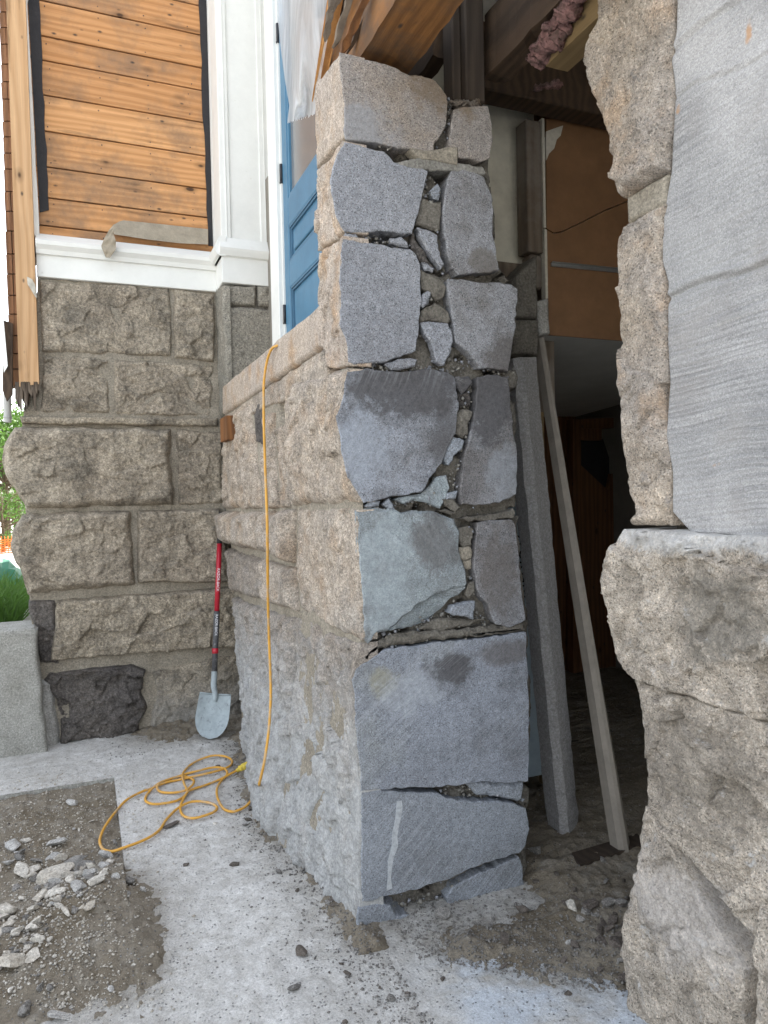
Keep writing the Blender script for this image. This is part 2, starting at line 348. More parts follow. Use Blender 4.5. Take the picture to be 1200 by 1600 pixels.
def plain(name, c, rough=.6, nsc=12, amt=.25, bmp=.1, spec=.4, metal=0, dirt=None):
    n = N(name, rough, spec); n.b.inputs['Metallic'].default_value = metal
    b = n.mix(amt, c, n.ramp(n.noise(nsc, 7, None, .7), [(.3, .5), (.7, 1.4)]), 'MULTIPLY')
    if dirt: b = n.mix(n.ramp(n.noise(dirt[1], 8, n.map(loc=(3, 1, 4)), .75), [(dirt[2], 0), (dirt[2]+.12, dirt[3])]), b, dirt[0])
    return n.done(b, n.bump(n.noise(nsc*6, 4), bmp, .004))
WHITE = plain('white_paint', (.74, .745, .72), .5, 6, .12, .15, dirt=((.38, .33, .25), 18, .64, .6))
TAR = plain('tar_paper', (.022, .02, .022), .7, 30, .5, .4)
PAPER = plain('building_paper', (.30, .26, .2), .85, 12, .5, .6)
BLUE = plain('blue_door_paint', (.065, .175, .28), .42, 8, .25, .15, dirt=((.06, .10, .14), 14, .66, .5))
BLUED = plain('blue_door_shadow_bead', (.07, .155, .24), .5, 8, .25, .15)
GLASS = plain('door_glass', (.16, .165, .17), .12, 2, .2, 0, spec=.6)
IRON = plain('black_iron', (.03, .03, .035), .55, 30, .4, .3)
RED = plain('red_fiberglass', (.42, .012, .03), .28, 30, .25, .05, spec=.6, dirt=((.3, .2, .19), 30, .66, .5))
GRIP = plain('black_grip', (.03, .03, .033), .6, 30, .4, .2, dirt=((.2, .2, .2), 60, .62, .5))
STEEL = plain('shovel_socket', (.07, .07, .075), .5, 40, .5, .3, dirt=((.3, .31, .31), 45, .54, .8))
BLADE = plain('shovel_blade', (.33, .38, .40), .6, 25, .4, .4, dirt=((.16, .17, .18), 30, .55, .8))
CORD = plain('cord_rubber', (.60, .31, .045), .5, 9, .35, .05, dirt=((.45, .36, .26), 11, .5, .7))
PLUG = plain('cord_plug', (.62, .47, .07), .5, 60, .4, .2, dirt=((.25, .2, .1), 60, .6, .6))
BROWNB = plain('brown_hardboard', (.20, .105, .05), .6, 5, .45, .1, dirt=((.22, .18, .13), 60, .7, .5))
PLASTER = plain('plaster_wall', (.62, .59, .5), .85, 5, .45, .3, dirt=((.4, .33, .25), 9, .58, .6))
PLASTL = plain('plaster_edge', (.52, .49, .42), .9, 40, .3, .6)
SOFFIT = plain('drywall_soffit', (.5, .5, .48), .9, 6, .2, .1)
FOAM = plain('foam_board', (.25, .31, .36), .8, 12, .25, .2)
INK = plain('black_ink', (.015, .015, .02), .8)
INSUL = plain('pink_fibreglass', (.30, .17, .16), 1, 70, .8, 1.0, dirt=((.10, .07, .06), 22, .46, .85))
STRIP = plain('metal_strip', (.42, .43, .44), .3, 50, .2, 0, metal=.8)
DECAL = plain('decal_white', (.75, .75, .78), .6)
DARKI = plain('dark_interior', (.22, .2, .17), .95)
CLAD = plain('house_cladding', (.62, .60, .55), .8)
CLAY = plain('net_orange', (.75, .17, .03), .7, 30, .3)
TARP = plain('tarp_green', (.015, .12, .07), .6, 12, .4, .3)
YARD = plain('pale_gravel', (.42, .41, .38), .95, 30, .4, .5)
GREYP = plain('grey_downpipe', (.42, .42, .4), .6)
DPOST = plain('dusty_stone_post', (.27, .26, .255), .95, 60, .6, .9, dirt=((.42, .42, .43), 120, .48, .7))
DRIM = plain('dusty_wood_trim', (.23, .205, .175), .75, 14, .35, .2, dirt=((.13, .11, .09), 20, .6, .6))

def m_plastic():
    n = N('plastic_sheet', .25, .5)
    n.b.inputs['Transmission Weight'].default_value = .0
    n.b.inputs['Alpha'].default_value = 1
    tr = n.n('BsdfTranslucent'); n.L((.85, .87, .88), tr.inputs[0])
    tp = n.n('BsdfTransparent'); mx = n.n('MixShader'); mx2 = n.n('MixShader')
    n.L((.8, .82, .84), n.b.inputs['Base Color'])
    nb = n.bump(n.noise(1, 5, n.map(sc=(9, 9, 3)), .6), .35, .01); n.L(nb, n.b.inputs['Normal'])
    n.L(.5, mx.inputs[0]); n.L(n.b.outputs[0], mx.inputs[1]); n.L(tr.outputs[0], mx.inputs[2])
    n.L(n.ramp(n.noise(1, 4, n.map(sc=(18, 18, 3))), [(.35, .12), (.7, .5)]), mx2.inputs[0]); n.L(mx.outputs[0], mx2.inputs[1]); n.L(tp.outputs[0], mx2.inputs[2])
    n.L(mx2.outputs[0], n.t.nodes['Material Output'].inputs[0]); return n.m
PLAST = m_plastic()

def m_ground(name, ca, cb, cc, bmp=.7, blue=None):
    n = N(name, .95, .15)
    b = n.mix(n.ramp(n.noise(3, 7, None, .65), [(.38, 0), (.62, 1)]), ca, cb)
    b = n.mix(n.ramp(n.noise(9, 9, n.map(loc=(4, 4, 4)), .75), [(.52, 0), (.7, .8)]), b, cc)
    if name == 'dusty_concrete':
        at_ = n.n('Attribute'); at_.attribute_name = 'dirt'
        k = n.ma('ADD', at_.outputs['Fac'], n.ma('MULTIPLY', n.ma('SUBTRACT', n.noise(11, 8, None, .75), .5), 1.3))
        b = n.mix(n.ma('MULTIPLY', n.ramp(k, [(.22, 0), (.95, 1)]), .85), b, (.31, .285, .245))
        b = n.mix(n.ramp(n.noise(1, 7, n.map(sc=(14, 3, 3), src=n.map(rot=(0, 0, 25))), .7), [(.55, 0), (.72, .4)]), b, (.48, .475, .46))
        b = n.mix(n.ramp(n.noise(26, 9, n.map(loc=(5, 1, 0)), .8), [(.56, 0), (.66, .4)]), b, (.36, .36, .355))
    if blue:
        x = n.xyz()
        k = n.ma('MULTIPLY', n.ma('MULTIPLY', n.rng(x[0], .85, 1.05), n.rng(x[1], 2.15, 2.0)), n.ramp(n.noise(4.5, 6, n.map(sc=(1, 1.6, 1), rot=(0, 0, 35)), .6), [(.38, 0), (.58, 1)]))
        b = n.mix(k, b, blue)
    b = n.mix(.55, b, n.ramp(n.noise(130, 6, None, .75), [(.3, .5), (.7, 1.4)]), 'MULTIPLY')
    sp = n.n('SeparateColor'); n.L(n.vor(95), sp.inputs[0])
    d = n.vor(95, out='Distance')
    spk = n.ma('MULTIPLY', n.ramp(sp.outputs[0], [(.8, 0), (.84, 1)]), n.ramp(d, [(.25, 1), (.4, 0)]))
    b = n.mix(n.ma('MULTIPLY', spk, .7), b, n.ramp(sp.outputs[1], [(0, .07), (1, .5)]))
    h = n.ma('ADD', n.noise(35, 9, None, .75), n.ma('MULTIPLY', spk, .5))
    return n.done(b, n.bump(h, bmp, .018))
SLAB = m_ground('dusty_concrete', (.80, .79, .77), (.70, .69, .67), (.60, .585, .555), 1.0, blue=(.62, .66, .71))
DIRT = m_ground('dirt', (.19, .158, .115), (.265, .232, .185), (.38, .355, .31), 1.0)
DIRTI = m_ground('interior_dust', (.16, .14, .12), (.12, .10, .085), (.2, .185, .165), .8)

# ------------------------------------------------------------------ stone builders
def pl(pts, ax, val):
    """pixel polyline -> in-plane (a, z)"""
    out = []
    for q in pts:
        if len(q) == 3: out.append((q[0], q[1])); continue      # ('world' entries given as (a, z, 0))
        p = P(q[0], q[1], ax, val); out.append((p.y if ax == 'X' else p.x, p.z))
    return np.array(out, float)
def rough(name, left, right, ax, val, m, parent, proud=.03, amp=.015, res=.01, edge=.035, seed=0, fac=.6, disp=None, jit=.006, back=.07, label=None, wob=.03, sharp=False):
    L_ = pl(left, ax, val); R_ = pl(right, ax, val)
    hz = max(abs(L_[0, 1]-L_[-1, 1]), abs(R_[0, 1]-R_[-1, 1])); wd = max(abs(R_[:, 0].mean()-L_[:, 0].mean()), .02)
    nu = max(4, int(wd/res)); nv = max(4, int(hz/res))
    v = np.linspace(0, 1, nv+1); u = np.linspace(0, 1, nu+1)
    def samp(Q):
        s = np.concatenate([[0], np.cumsum(np.hypot(*np.diff(Q, axis=0).T))]); s /= s[-1]
        return np.stack([np.interp(v, s, Q[:, 0]), np.interp(v, s, Q[:, 1])], 1)
    LL, RR = samp(L_), samp(R_)
    A = LL[:, None, :]*(1-u)[None, :, None]+RR[:, None, :]*u[None, :, None]
    a = A[..., 0].ravel(); b = A[..., 1].ravel()
    q = np.stack([a, b, np.full_like(a, seed*3.7)], 1)
    U0_ = np.tile(u, nv+1); sj = np.clip((1-U0_)*wd/.05, 0, 1) if sharp else 1
    a = a+fbm(q, 12, 3, seed)*jit*2*sj; b = b+fbm(q, 12, 3, seed+50)*jit*2
    U = np.tile(u, nv+1); V_ = np.repeat(v, nu+1)
    d = np.minimum((U if sharp else np.minimum(U, 1-U))*wd, np.minimum(V_, 1-V_)*hz)
    e = np.clip((d+fbm(q, 9, 3, seed+9)*edge*.5)/edge, 0, 1); prof = 1-(1-e)**2.2
    wa = a+fbm(q, 7, 3, seed+3)*wob; wb = b+fbm(q, 7, 3, seed+4)*wob
    h = fbm(q, 4, 5, seed+5)*.95+ridge(q, 9, 6, seed+6)*.35+fac*facets(wa, wb, .15, seed, 1.3)+.5*fac*facets(wa+.02, wb, .07, seed+12, 1.4)+.22*fac*facets(wa, wb, .03, seed+2)+fbm(q, 55, 4, seed+8, .65)*.28
    h = proud*prof+amp*h*(.35+.65*prof)
    if sharp: h = h*(.12+.88*np.clip((1-U)*wd/.09, 0, 1))
    if disp is not None: h = h+disp(a, b)
    n = nu+1; idx = np.arange((nv+1)*n).reshape(nv+1, n)
    F = np.stack([idx[:-1, :-1], idx[1:, :-1], idx[1:, 1:], idx[:-1, 1:]], -1).reshape(-1, 4)
    ring = np.concatenate([idx[0, :], idx[1:, -1], idx[-1, -2::-1], idx[-2:0:-1, 0]])
    k = len(ring); base = len(a)
    a = np.concatenate([a, a[ring]]); b = np.concatenate([b, b[ring]]); h = np.concatenate([h, np.full(k, -back)])
    o = np.arange(k); nx = (o+1) % k
    F2 = np.stack([ring, ring[nx], base+nx, base+o], 1)
    F = np.concatenate([F, F2])
    V = np.stack([val-h, a, b] if ax == 'X' else [a, val-h, b], 1)
    ob = mesh(name, V, F, m, parent)
    if label: ob['label'] = label
    return ob

def cut_stone(name, px, org, sc, m, parent, depth=.22, off=0., bev=.0032, jit=.0024, tilt=None, step=.01, label=None, seed=0, Y=None):
    Yp = YC if Y is None else Y
    pts = []
    for (x, y) in px:
        p = P(org[0]+x/sc, org[1]+y/sc, 'Y', Yp); pts.append((p.x, p.z))
    pts = np.array(pts)
    area = .5*np.sum(pts[:, 0]*np.roll(pts[:, 1], -1)-np.roll(pts[:, 0], -1)*pts[:, 1])
    if area < 0: pts = pts[::-1]
    Q = []
    for i in range(len(pts)):
        p, q = pts[i], pts[(i+1) % len(pts)]; k = max(1, int(np.hypot(*(q-p))/step))
        for j in range(k): Q.append(p+(q-p)*j/k)
    Q = np.array(Q); n = len(Q)
    q3 = np.stack([Q[:, 0], Q[:, 1], np.full(n, seed*2.3)], 1)
    Q = Q+np.stack([fbm(q3, 45, 3, seed), fbm(q3, 45, 3, seed+7)], 1)*jit*3
    tg = np.roll(Q, -1, 0)-np.roll(Q, 1, 0); tg /= np.maximum(np.hypot(tg[:, 0], tg[:, 1]), 1e-6)[:, None]
    nm = np.stack([tg[:, 1], -tg[:, 0]], 1)          # outward for CCW
    bv = bev*(1+.9*fbm(q3, 30, 3, seed+3))
    rings = [(Q-nm*bv[:, None], np.zeros(n)), (Q, bv*1.2), (Q-nm*.002+nm*(fbm(q3, 40, 3, seed+5)*.004)[:, None], np.full(n, .035)), (Q-nm*.012, np.full(n, depth))]
    V = []
    cx, cz = Q.mean(0)
    for r, y in rings:
        for (x, z), yy in zip(r, y):
            t = 0 if tilt is None else tilt(x, z)
            if x < 1.02 and depth > .1: x += .015 if .03 < yy < .04 else (.14 if yy > .1 else 0)
            V.append((x, Yp+off+yy+t*(1 if yy < .03 else 0), z))
    F = [(k*n+i, k*n+(i+1) % n, (k+1)*n+(i+1) % n, (k+1)*n+i) for k in range(3) for i in range(n)]
    F = [f[::-1] for f in F]
    for t in tessellate_polygon([[Vector((V[i][0], V[i][2], 0)) for i in range(n)]]): F.append(t)
    o = mesh(name, V, F, m, parent)
    import bmesh
    bm = bmesh.new(); bm.from_mesh(o.data); bmesh.ops.recalc_face_normals(bm, faces=bm.faces); bm.to_mesh(o.data); bm.free()
    if label: o['label'] = label
    return o

# ------------------------------------------------------------------ house shell (unseen upper storeys added to block the sun, interior rooms)
house = root('house', 'unseen pale clad upper storey of the house, added to shade the stonework', 'house', (4, 4, 0))
b = B(); b.box(1.3, 8, 1.9, 9, 3.62, 6.6); b.box(3.0, 8, -2.5, 1.9, 0.0, 6.6); b.box(1.75, 3.0, -2.5, 1.9, 3.62, 6.6); b.box(-.02, 1.3, 5.3, 9, 0.0, 6.6); b.out('wall', CLAD, house)  # unseen boxes keep the sun off; gap behind the pier lets daylight inside
b = B(); b.box(1.0, 1.3, 1.3, 3.1, 3.62, 3.74); b.out('floor_deck', W['dark'], house)
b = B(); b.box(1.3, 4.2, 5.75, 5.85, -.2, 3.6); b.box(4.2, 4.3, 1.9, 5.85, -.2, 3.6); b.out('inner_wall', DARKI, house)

# ------------------------------------------------------------------ back wall (granite blocks)
bw = root('granite_foundation_wall', 'grey brown rock faced granite foundation wall under the white skirting board', 'stone wall', (.4, YB, 0))
b = B(); b.box(-.2, 1.3, YB+.06, 5.28, -.1, 2.9); b.out('core', MO, bw)
rough('mortar', [(60, 436), (36, 660), (45, 930), (60, 1040), (75, 1200)], [(352, 452), (354, 660), (362, 930), (400, 1200)], 'Y', YB, MOB, bw, proud=.0, amp=.006, res=.012, seed=70, disp=lambda a, z: .006+.006*ridge(np.stack([a, z, a*0], 1), 30, 4, 77), fac=.3, back=.05)
def bb(l, r, m='back', **k):
    s = k.pop('seed'); rough('granite_block', l, r, 'Y', YB, G[m], bw, proud=k.pop('proud', .022), amp=k.pop('amp', .026), res=.0075, edge=k.pop('edge', .02), seed=s, **k)
bb([(62, 437), (66, 551)], [(265, 452), (268, 557)], seed=1)
bb([(271, 453), (272, 559)], [(336, 458), (334, 567)], seed=2, proud=.035)
bb([(68, 557), (64, 645)], [(170, 561), (172, 647)], seed=3)
bb([(179, 562), (178, 648)], [(334, 572), (330, 652)], seed=4)
bb([(24, 668), (5, 700), (3, 725), (20, 760), (42, 794)], [(268, 670), (270, 789)], seed=5, proud=.085, edge=.05, amp=.024)
bb([(275, 671), (278, 789)], [(346, 674), (348, 787)], seed=6)
bb([(34, 803), (20, 830), (18, 860), (32, 890), (43, 930)], [(206, 797), (210, 912)], seed=7, proud=.08, edge=.05)
bb([(212, 797), (216, 911)], [(342, 795), (362, 909)], seed=8, proud=.07)
bb([(88, 937), (78, 1032)], [(365, 916), (374, 1008)], 'backlow', seed=9, proud=.07, amp=.03)
bb([(44, 938), (62, 1035)], [(86, 937), (93, 1036)], 'backdark', seed=10, proud=.03)
bb([(78, 1050), (68, 1062), (86, 1090), (92, 1120), (96, 1160)], [(205, 1036), (228, 1045), (222, 1080), (232, 1105), (216, 1130), (218, 1145)], 'backdark', seed=11, proud=.05, amp=.045)
bb([(238, 1050), (246, 1080), (236, 1110), (232, 1150)], [(384, 1015), (395, 1140)], 'backlow', seed=12, proud=.03, amp=.018)
rough('mortar_patch', [(62, 1060), (60, 1180)], [(84, 1062), (97, 1175)], 'Y', YB, MOL, bw, proud=.05, amp=.01, seed=13)
b = B(); p0 = P(30, 651, 'Y', YB); p1 = P(340, 653, 'Y', YB); zz = P(200, 663, 'Y', YB).z
b.box(p0.x+.02, p1.x, YB-.02, YB+.03, zz, p0.z); b.out('ledge_core', MO, bw)
rough('ledge_course', [(30, 651), (33, 663)], [(340, 653), (338, 666)], 'Y', YB-.02, G['backlow'], bw, proud=.035, amp=.012, res=.007, edge=.012, seed=14, jit=.004)
# pilaster plinth
YP = 4.74
pp = root('granite_pilaster_base', 'narrow stone plinth under the white pilaster, left of the blue door', 'plinth', (.95, YP, 0))
xa = P(352, 520, 'Y', YP).x; xb = P(438, 500, 'Y', YP).x; zt = P(390, 446, 'Y', YP).z
b = B(); b.box(xa+.01, xb-.01, YP+.02, 5.1, 1.3, zt-.004); b.out('core', MO, pp)
def pb(l, r, s, **k): rough('granite_block', l, r, 'Y', YP, G['pier2'], pp, proud=.014, amp=.008, res=.008, seed=s, edge=.02, back=.04)
pb([(353, 447), (353, 475)], [(399, 448), (399, 477)], 21); pb([(403, 448), (403, 477)], [(437, 450), (437, 482)], 22)
pb([(353, 480), (353, 640)], [(437, 486), (437, 640)], 23)
rough('granite_block', [(337, 449), (346, 655)], [(352, 447), (356, 620)], 'X', xa, G['pier2'], pp, proud=.01, amp=.008, res=.01, seed=24, edge=.02, back=.03)

# ------------------------------------------------------------------ porch wall : long rough side, sill, sawn end
pw = root('granite_porch_wall', 'tall granite porch wall sawn through at its near end, cord hanging over its ledge', 'stone wall', (1.2, 3.2, 0))
zsill = P(500, 483, 'X', X0-.02).z
b = B(); b.box(X0+.09, 1.55, YC+.16, 5.2, -.12, zsill-.03); b.box(X0+.09, 1.5, YC+.16, 2.80, zsill-.05, 3.02); b.out('core', MO, pw)
EDGE = [(532, 70), (532, 82), (535, 150), (537, 215), (534, 219), (519, 262), (522, 310), (535, 363), (532, 400), (530, 470), (535, 540), (541, 572), (540, 583), (525, 650), (532, 700), (545, 755), (563, 790), (557, 796), (561, 900), (566, 1000), (562, 1010), (549, 1060), (555, 1150), (563, 1235), (563, 1460)]
_e = [P(u, v, 'Y', YC) for u, v in EDGE]; EZ = np.array([p.z for p in _e])[::-1]; EX = np.array([p.x for p in _e])[::-1]
def cutbulge(y, z):
    return (X0-np.interp(z, EZ, EX)-.002)*np.clip(1-(y-YC)/.30, 0, 1)**2
def flare(y, z):
    t = np.clip((y-4.1)/.9, 0, 1); t = t*t*(3-2*t); lo = np.clip((1.45-z)/1.3, 0, 1)
    u = np.exp(-((y-3.25)/.62)**2)
    return -t*lo*.15+u*np.clip((.75-z)/.75, 0, 1)**1.3*.13
_c = P(441, 632, 'X', X0); CAV = (_c.y, _c.z); _c = P(404, 662, 'X', X0); CAV2 = (_c.y, _c.z)
def flare2(y, z): return flare(y, z)*np.clip((y-YC)/.25, 0, 1)+cutbulge(y, z)
def ye(v0, v1): return [(YC+.004, P(545, v0, 'Y', YC).z, 0), (YC+.004, P(550, v1, 'Y', YC).z, 0)]
rough('mortar', [(352, 625), (353, 800), (357, 900), (375, 1200)], [(YC+.012, P(545, 575, 'Y', YC).z, 0), (YC+.012, -.04, 0)], 'X', X0, MOB, pw, proud=0, amp=.006, res=.02, seed=71, sharp=True, disp=lambda y, z: flare2(y, z)-.012*np.clip(1-(y-YC)/.06, 0, 1)-.14*np.exp(-(((y-CAV[0])/.07)**2+((z-CAV[1])/.07)**2)**2)-.05*np.exp(-(((y-CAV2[0])/.09)**2+((z-CAV2[1])/.11)**2)**2), fac=.3, back=.03)
def sb(l, r, m, s, **k):
    kw = dict(proud=.045, amp=.022, res=.0085, edge=.04, disp=flare); kw.update(k)
    return rough('granite_block', l, r, 'X', X0, G[m], pw, seed=s, **kw)
rough('sill', [(352, 603), (352, 649)], [(508, 474), (508, 543)], 'X', X0, G['sidepink'], pw, proud=.018, amp=.004, res=.012, edge=.008, seed=30, fac=.2, jit=.002, back=.32)
b = B(); zs = P(505, 481, 'X', X0-.035).z; b.box(X0+.03, 1.5, 2.84, 5.0, zs-.17, zs-.006); b.out('sill_slab', G['sidepink'], pw)
sb([(353, 651), (353, 664)], [(508, 545), (514, 596)], 'side', 46, proud=.006, edge=.01, amp=.009, disp=None, res=.008)
# upper jamb stones, rough cheek toward the left
sb([(497, 130), (495, 200), (496, 262)], ye(84, 216), 'sidepink', 31, proud=.006, amp=.006, edge=.012, disp=cutbulge, sharp=True)
sb([(497, 266), (495, 310), (497, 392)], ye(221, 364), 'sidepink', 32, proud=.004, amp=.02, edge=.015, disp=cutbulge, sharp=True)
sb([(498, 396), (500, 470), (509, 575)], ye(369, 572), 'sidepink', 33, proud=.004, amp=.024, edge=.015, disp=cutbulge, sharp=True)
# below the sill
sb([(353, 656), (353, 794)], [(393, 634), (412, 795)], 'side', 34, proud=.025)
sb([(396, 636), (400, 690)], [(411, 628), (413, 695)], 'backdark', 35, proud=.0, amp=.012, edge=.015)
sb([(414, 648), (416, 700), (420, 795)], [(432, 645), (431, 690), (438, 793)], 'side', 36, proud=.02, edge=.025)
sb([(437, 672), (441, 793)], [(447, 665), (456, 792)], 'side', 37, proud=.012, edge=.015)
sb([(455, 600), (450, 650), (461, 788)], ye(577, 787), 'side', 38, proud=.03, res=.007, disp=flare2, sharp=True)
sb([(350, 799), (351, 846)], [(413, 800), (415, 862)], 'side', 39, proud=.075, edge=.05, amp=.02)
sb([(417, 800), (418, 862)], [(464, 797), (464, 880)], 'side', 40, proud=.065, edge=.045, amp=.022)
sb([(353, 856), (359, 925)], [(413, 872), (418, 935)], 'sidelow', 41, proud=.04)
sb([(416, 874), (420, 940)], [(465, 888), (469, 955)], 'side', 42, proud=.045)
sb([(468, 796), (470, 950)], ye(796, 1001), 'side', 43, proud=.012, res=.007, amp=.02, disp=flare2, sharp=True, edge=.03)
sb([(357, 932), (385, 1175)], [(463, 966), (475, 1340)], 'sidelow', 44, proud=.03, amp=.03, edge=.03, res=.008)
sb([(460, 962), (462, 1335)], ye(1009, 1458), 'sidelow', 45, proud=.006, amp=.026, edge=.02, res=.007, disp=flare2, sharp=True)
wedge = root('wood_wedge', 'small reddish wooden block stuck in the porch wall near the corner', 'wood block', tuple(P(364, 670, 'X', X0-.02)))
_p = P(360, 655, 'X', X0); _q = P(374, 686, 'X', X0); _d = sorted((_p.y, _q.y)); B().bev(X0-.065, X0+.03, _d[0]+.05, _d[1], _q.z, _p.z, .003).out('block_body', W['lath'], wedge)
# the sawn end : filler rubble and mortar between
def fill_depth(a, z):
    q = np.stack([a, z, a*0], 1)
    return np.where(fbm(q, 16, 4, 81) < -.2, -.08, 0)+fbm(q, 22, 5, 82)*.016
rough('rubble_core', [(552, 95), (552, 270), (552, 360), (552, 560), (552, 650), (572, 790), (572, 1000), (570, 1075), (572, 1200), (572, 1440)],
      [(700, 160), (762, 240), (778, 420), (806, 450), (806, 790), (822, 960), (828, 1100), (824, 1230), (824, 1350), (815, 1385)], 'Y', YC+.055, MO, pw, proud=0, amp=.006, res=.006, seed=72, disp=fill_depth, fac=.8, back=.14, edge=.01)
rough('mortar_patch', [(640, 232), (660, 248)], [(716, 232), (716, 258)], 'Y', YC, MOB, pw, proud=.0, amp=.004, res=.006, seed=73, edge=.008, back=.05)
O1, s1 = (520, 60), 4.615; O3, s3 = (480, 200), 3.53; O4, s4 = (520, 540), 3.871; O5, s5 = (520, 760), 3.75; O7, s7 = (330, 950), 2.0
cs = lambda px, O, s, m, sd, nm='granite_block', **k: cut_stone(nm, px, O, s, m, pw, seed=sd, **k)
cs([(50,95),(140,110),(230,150),(330,165),(430,205),(500,235),(560,260),(640,265),(735,300),(790,360),(830,415),(830,520),(815,640),(780,700),(745,745),(730,810),(690,840),(640,835),(560,800),(430,775),(340,755),(230,735),(130,735),(85,720),(80,560),(85,480),(70,380),(60,270),(50,180)], O1, s1, G['top'], 1)
cs([(880,505),(960,490),(1060,480),(1120,482),(1135,560),(1150,650),(1160,740),(1140,800),(1135,860),(1070,885),(990,865),(900,850),(850,810),(845,760),(855,650),(858,590),(870,540)], O1, s1, G['top'], 2)
cs([(205,75),(300,95),(430,130),(480,185),(560,215),(640,220),(668,235),(655,290),(640,360),(620,450),(600,520),(580,580),(540,585),(480,570),(400,565),(330,575),(260,575),(205,572),(180,520),(155,470),(140,380),(128,300),(135,240),(165,150),(195,90)], O3, s3, G['blue'], 3)
cs([(795,235),(870,230),(940,245),(975,270),(1000,330),(1025,400),(1030,470),(1020,550),(1035,640),(1050,720),(1060,785),(1010,795),(930,800),(830,805),(800,770),(780,700),(760,600),(755,500),(755,430),(765,340),(780,270)], O3, s3, G['blue2'], 4)
cs([(200,610),(290,625),(400,640),(500,660),(570,665),(600,700),(628,760),(625,850),(630,950),(620,1060),(610,1160),(600,1230),(560,1245),(490,1270),(430,1295),(350,1295),(260,1300),(225,1290),(220,1200),(205,1150),(180,1080),(185,950),(178,850),(185,760),(190,690)], O3, s3, G['blue'], 5)
cs([(770,835),(850,830),(930,845),(1000,855),(1080,850),(1130,860),(1160,890),(1158,960),(1150,1080),(1140,1180),(1120,1280),(1115,1340),(1040,1330),(950,1325),(930,1280),(880,1230),(830,1190),(810,1130),(805,1050),(790,960),(780,900)], O3, s3, G['blue2'], 6)
cs([(85,155),(200,140),(330,150),(430,160),(560,140),(680,155),(740,185),(748,270),(765,350),(750,450),(745,540),(700,600),(690,640),(660,710),(600,790),(560,860),(545,880),(460,900),(370,910),(290,935),(190,950),(160,900),(120,840),(85,800),(70,700),(55,640),(45,540),(20,430),(45,370),(65,300),(75,230)], O4, s4, G['darktop'], 7)
cs([(880,185),(960,175),(1060,190),(1075,300),(1085,420),(1100,560),(1120,650),(1115,780),(1110,900),(1050,935),(980,955),(860,965),(785,960),(770,900),(785,780),(800,650),(825,570),(850,470),(865,350),(875,260)], O4, s4, G['darkside'], 8)
zc9 = P(520+560/s5, 760+700/s5, 'Y', YC).z
cs([(135,145),(200,130),(330,130),(400,150),(480,140),(600,150),(720,190),(745,260),(745,400),(780,470),(790,570),(780,590),(640,622),(500,700),(400,790),(330,845),(260,870),(205,925),(180,900),(170,760),(155,500),(140,320)], O5, s5, G['trowel'], 9, bev=.009)
pA = P(520+780/s5, 760+590/s5, 'Y', YC); pB = P(520+340/s5, 760+845/s5, 'Y', YC)
e1 = (pB.x-pA.x, pB.z-pA.z); l1 = math.hypot(*e1)
cs([(785,580),(790,600),(745,640),(700,660),(660,730),(600,775),(540,815),(470,835),(400,840),(335,850),(330,840),(400,785),(500,695),(640,617)], O5, s5, G['trowel'], 10, off=.004, nm='undercut_face', tilt=lambda x, z: .9*abs((x-pA.x)*e1[1]-(z-pA.z)*e1[0])/l1)
cs([(850,215),(920,195),(1050,190),(1075,230),(1085,330),(1100,480),(1105,600),(1125,700),(1130,780),(1050,830),(960,810),(930,760),(910,690),(870,650),(845,600),(830,440),(840,320)], O5, s5, G['darkside'], 11)
cs([(485,168),(540,130),(620,120),(700,108),(820,98),(920,85),(983,75),(988,120),(990,200),(995,300),(995,420),(990,540),(930,548),(850,543),(780,553),(700,560),(600,565),(520,568),(470,570),(465,500),(455,400),(450,300),(440,225),(455,190)], O7, s7, G['saw'], 12)
cs([(470,577),(560,572),(620,577),(710,580),(740,596),(820,606),(900,604),(945,612),(985,625),(995,690),(985,740),(960,768),(880,790),(800,820),(740,850),(640,880),(560,900),(500,915),(472,920),(468,800),(470,680)], O7, s7, G['saw2'], 13)
cs([(735,905),(760,875),(830,838),(900,808),(965,779),(978,830),(980,875),(900,897),(780,930),(740,925)], O7, s7, G['saw2'], 14, off=.004)
cs([(455,940),(520,925),(560,930),(575,960),(640,955),(690,960),(620,980),(540,1000),(455,1018)], O7, s7, G['saw2'], 15, off=-.003, bev=.006)
cs([(790,545),(860,543),(930,552),(985,548),(985,612),(945,605),(900,598),(840,590)], O7, s7, G['saw2'], 16, off=.012, bev=.012)
cs([(484,135),(560,88),(600,80),(680,74),(800,66),(900,58),(982,44),(986,72),(920,82),(820,92),(700,103),(620,116),(540,127),(482,165)], O7, s7, MO, 17, off=.004, nm='mortar_band', bev=.01, jit=.004)
cs([(750,185),(840,175),(960,160),(1060,130),(1075,150),(1060,185),(1000,190),(860,205),(800,210)], O5, s5, MO, 18, nm='mortar_band', off=.003, jit=.003)
cs([(480,190),(640,160),(700,125),(740,130),(790,190),(900,200),(980,215),(990,250),(960,262),(860,235),(760,232),(660,232),(560,214)], O3, s3, MORT2, 19, nm='mortar_patch', off=.002, jit=.003)
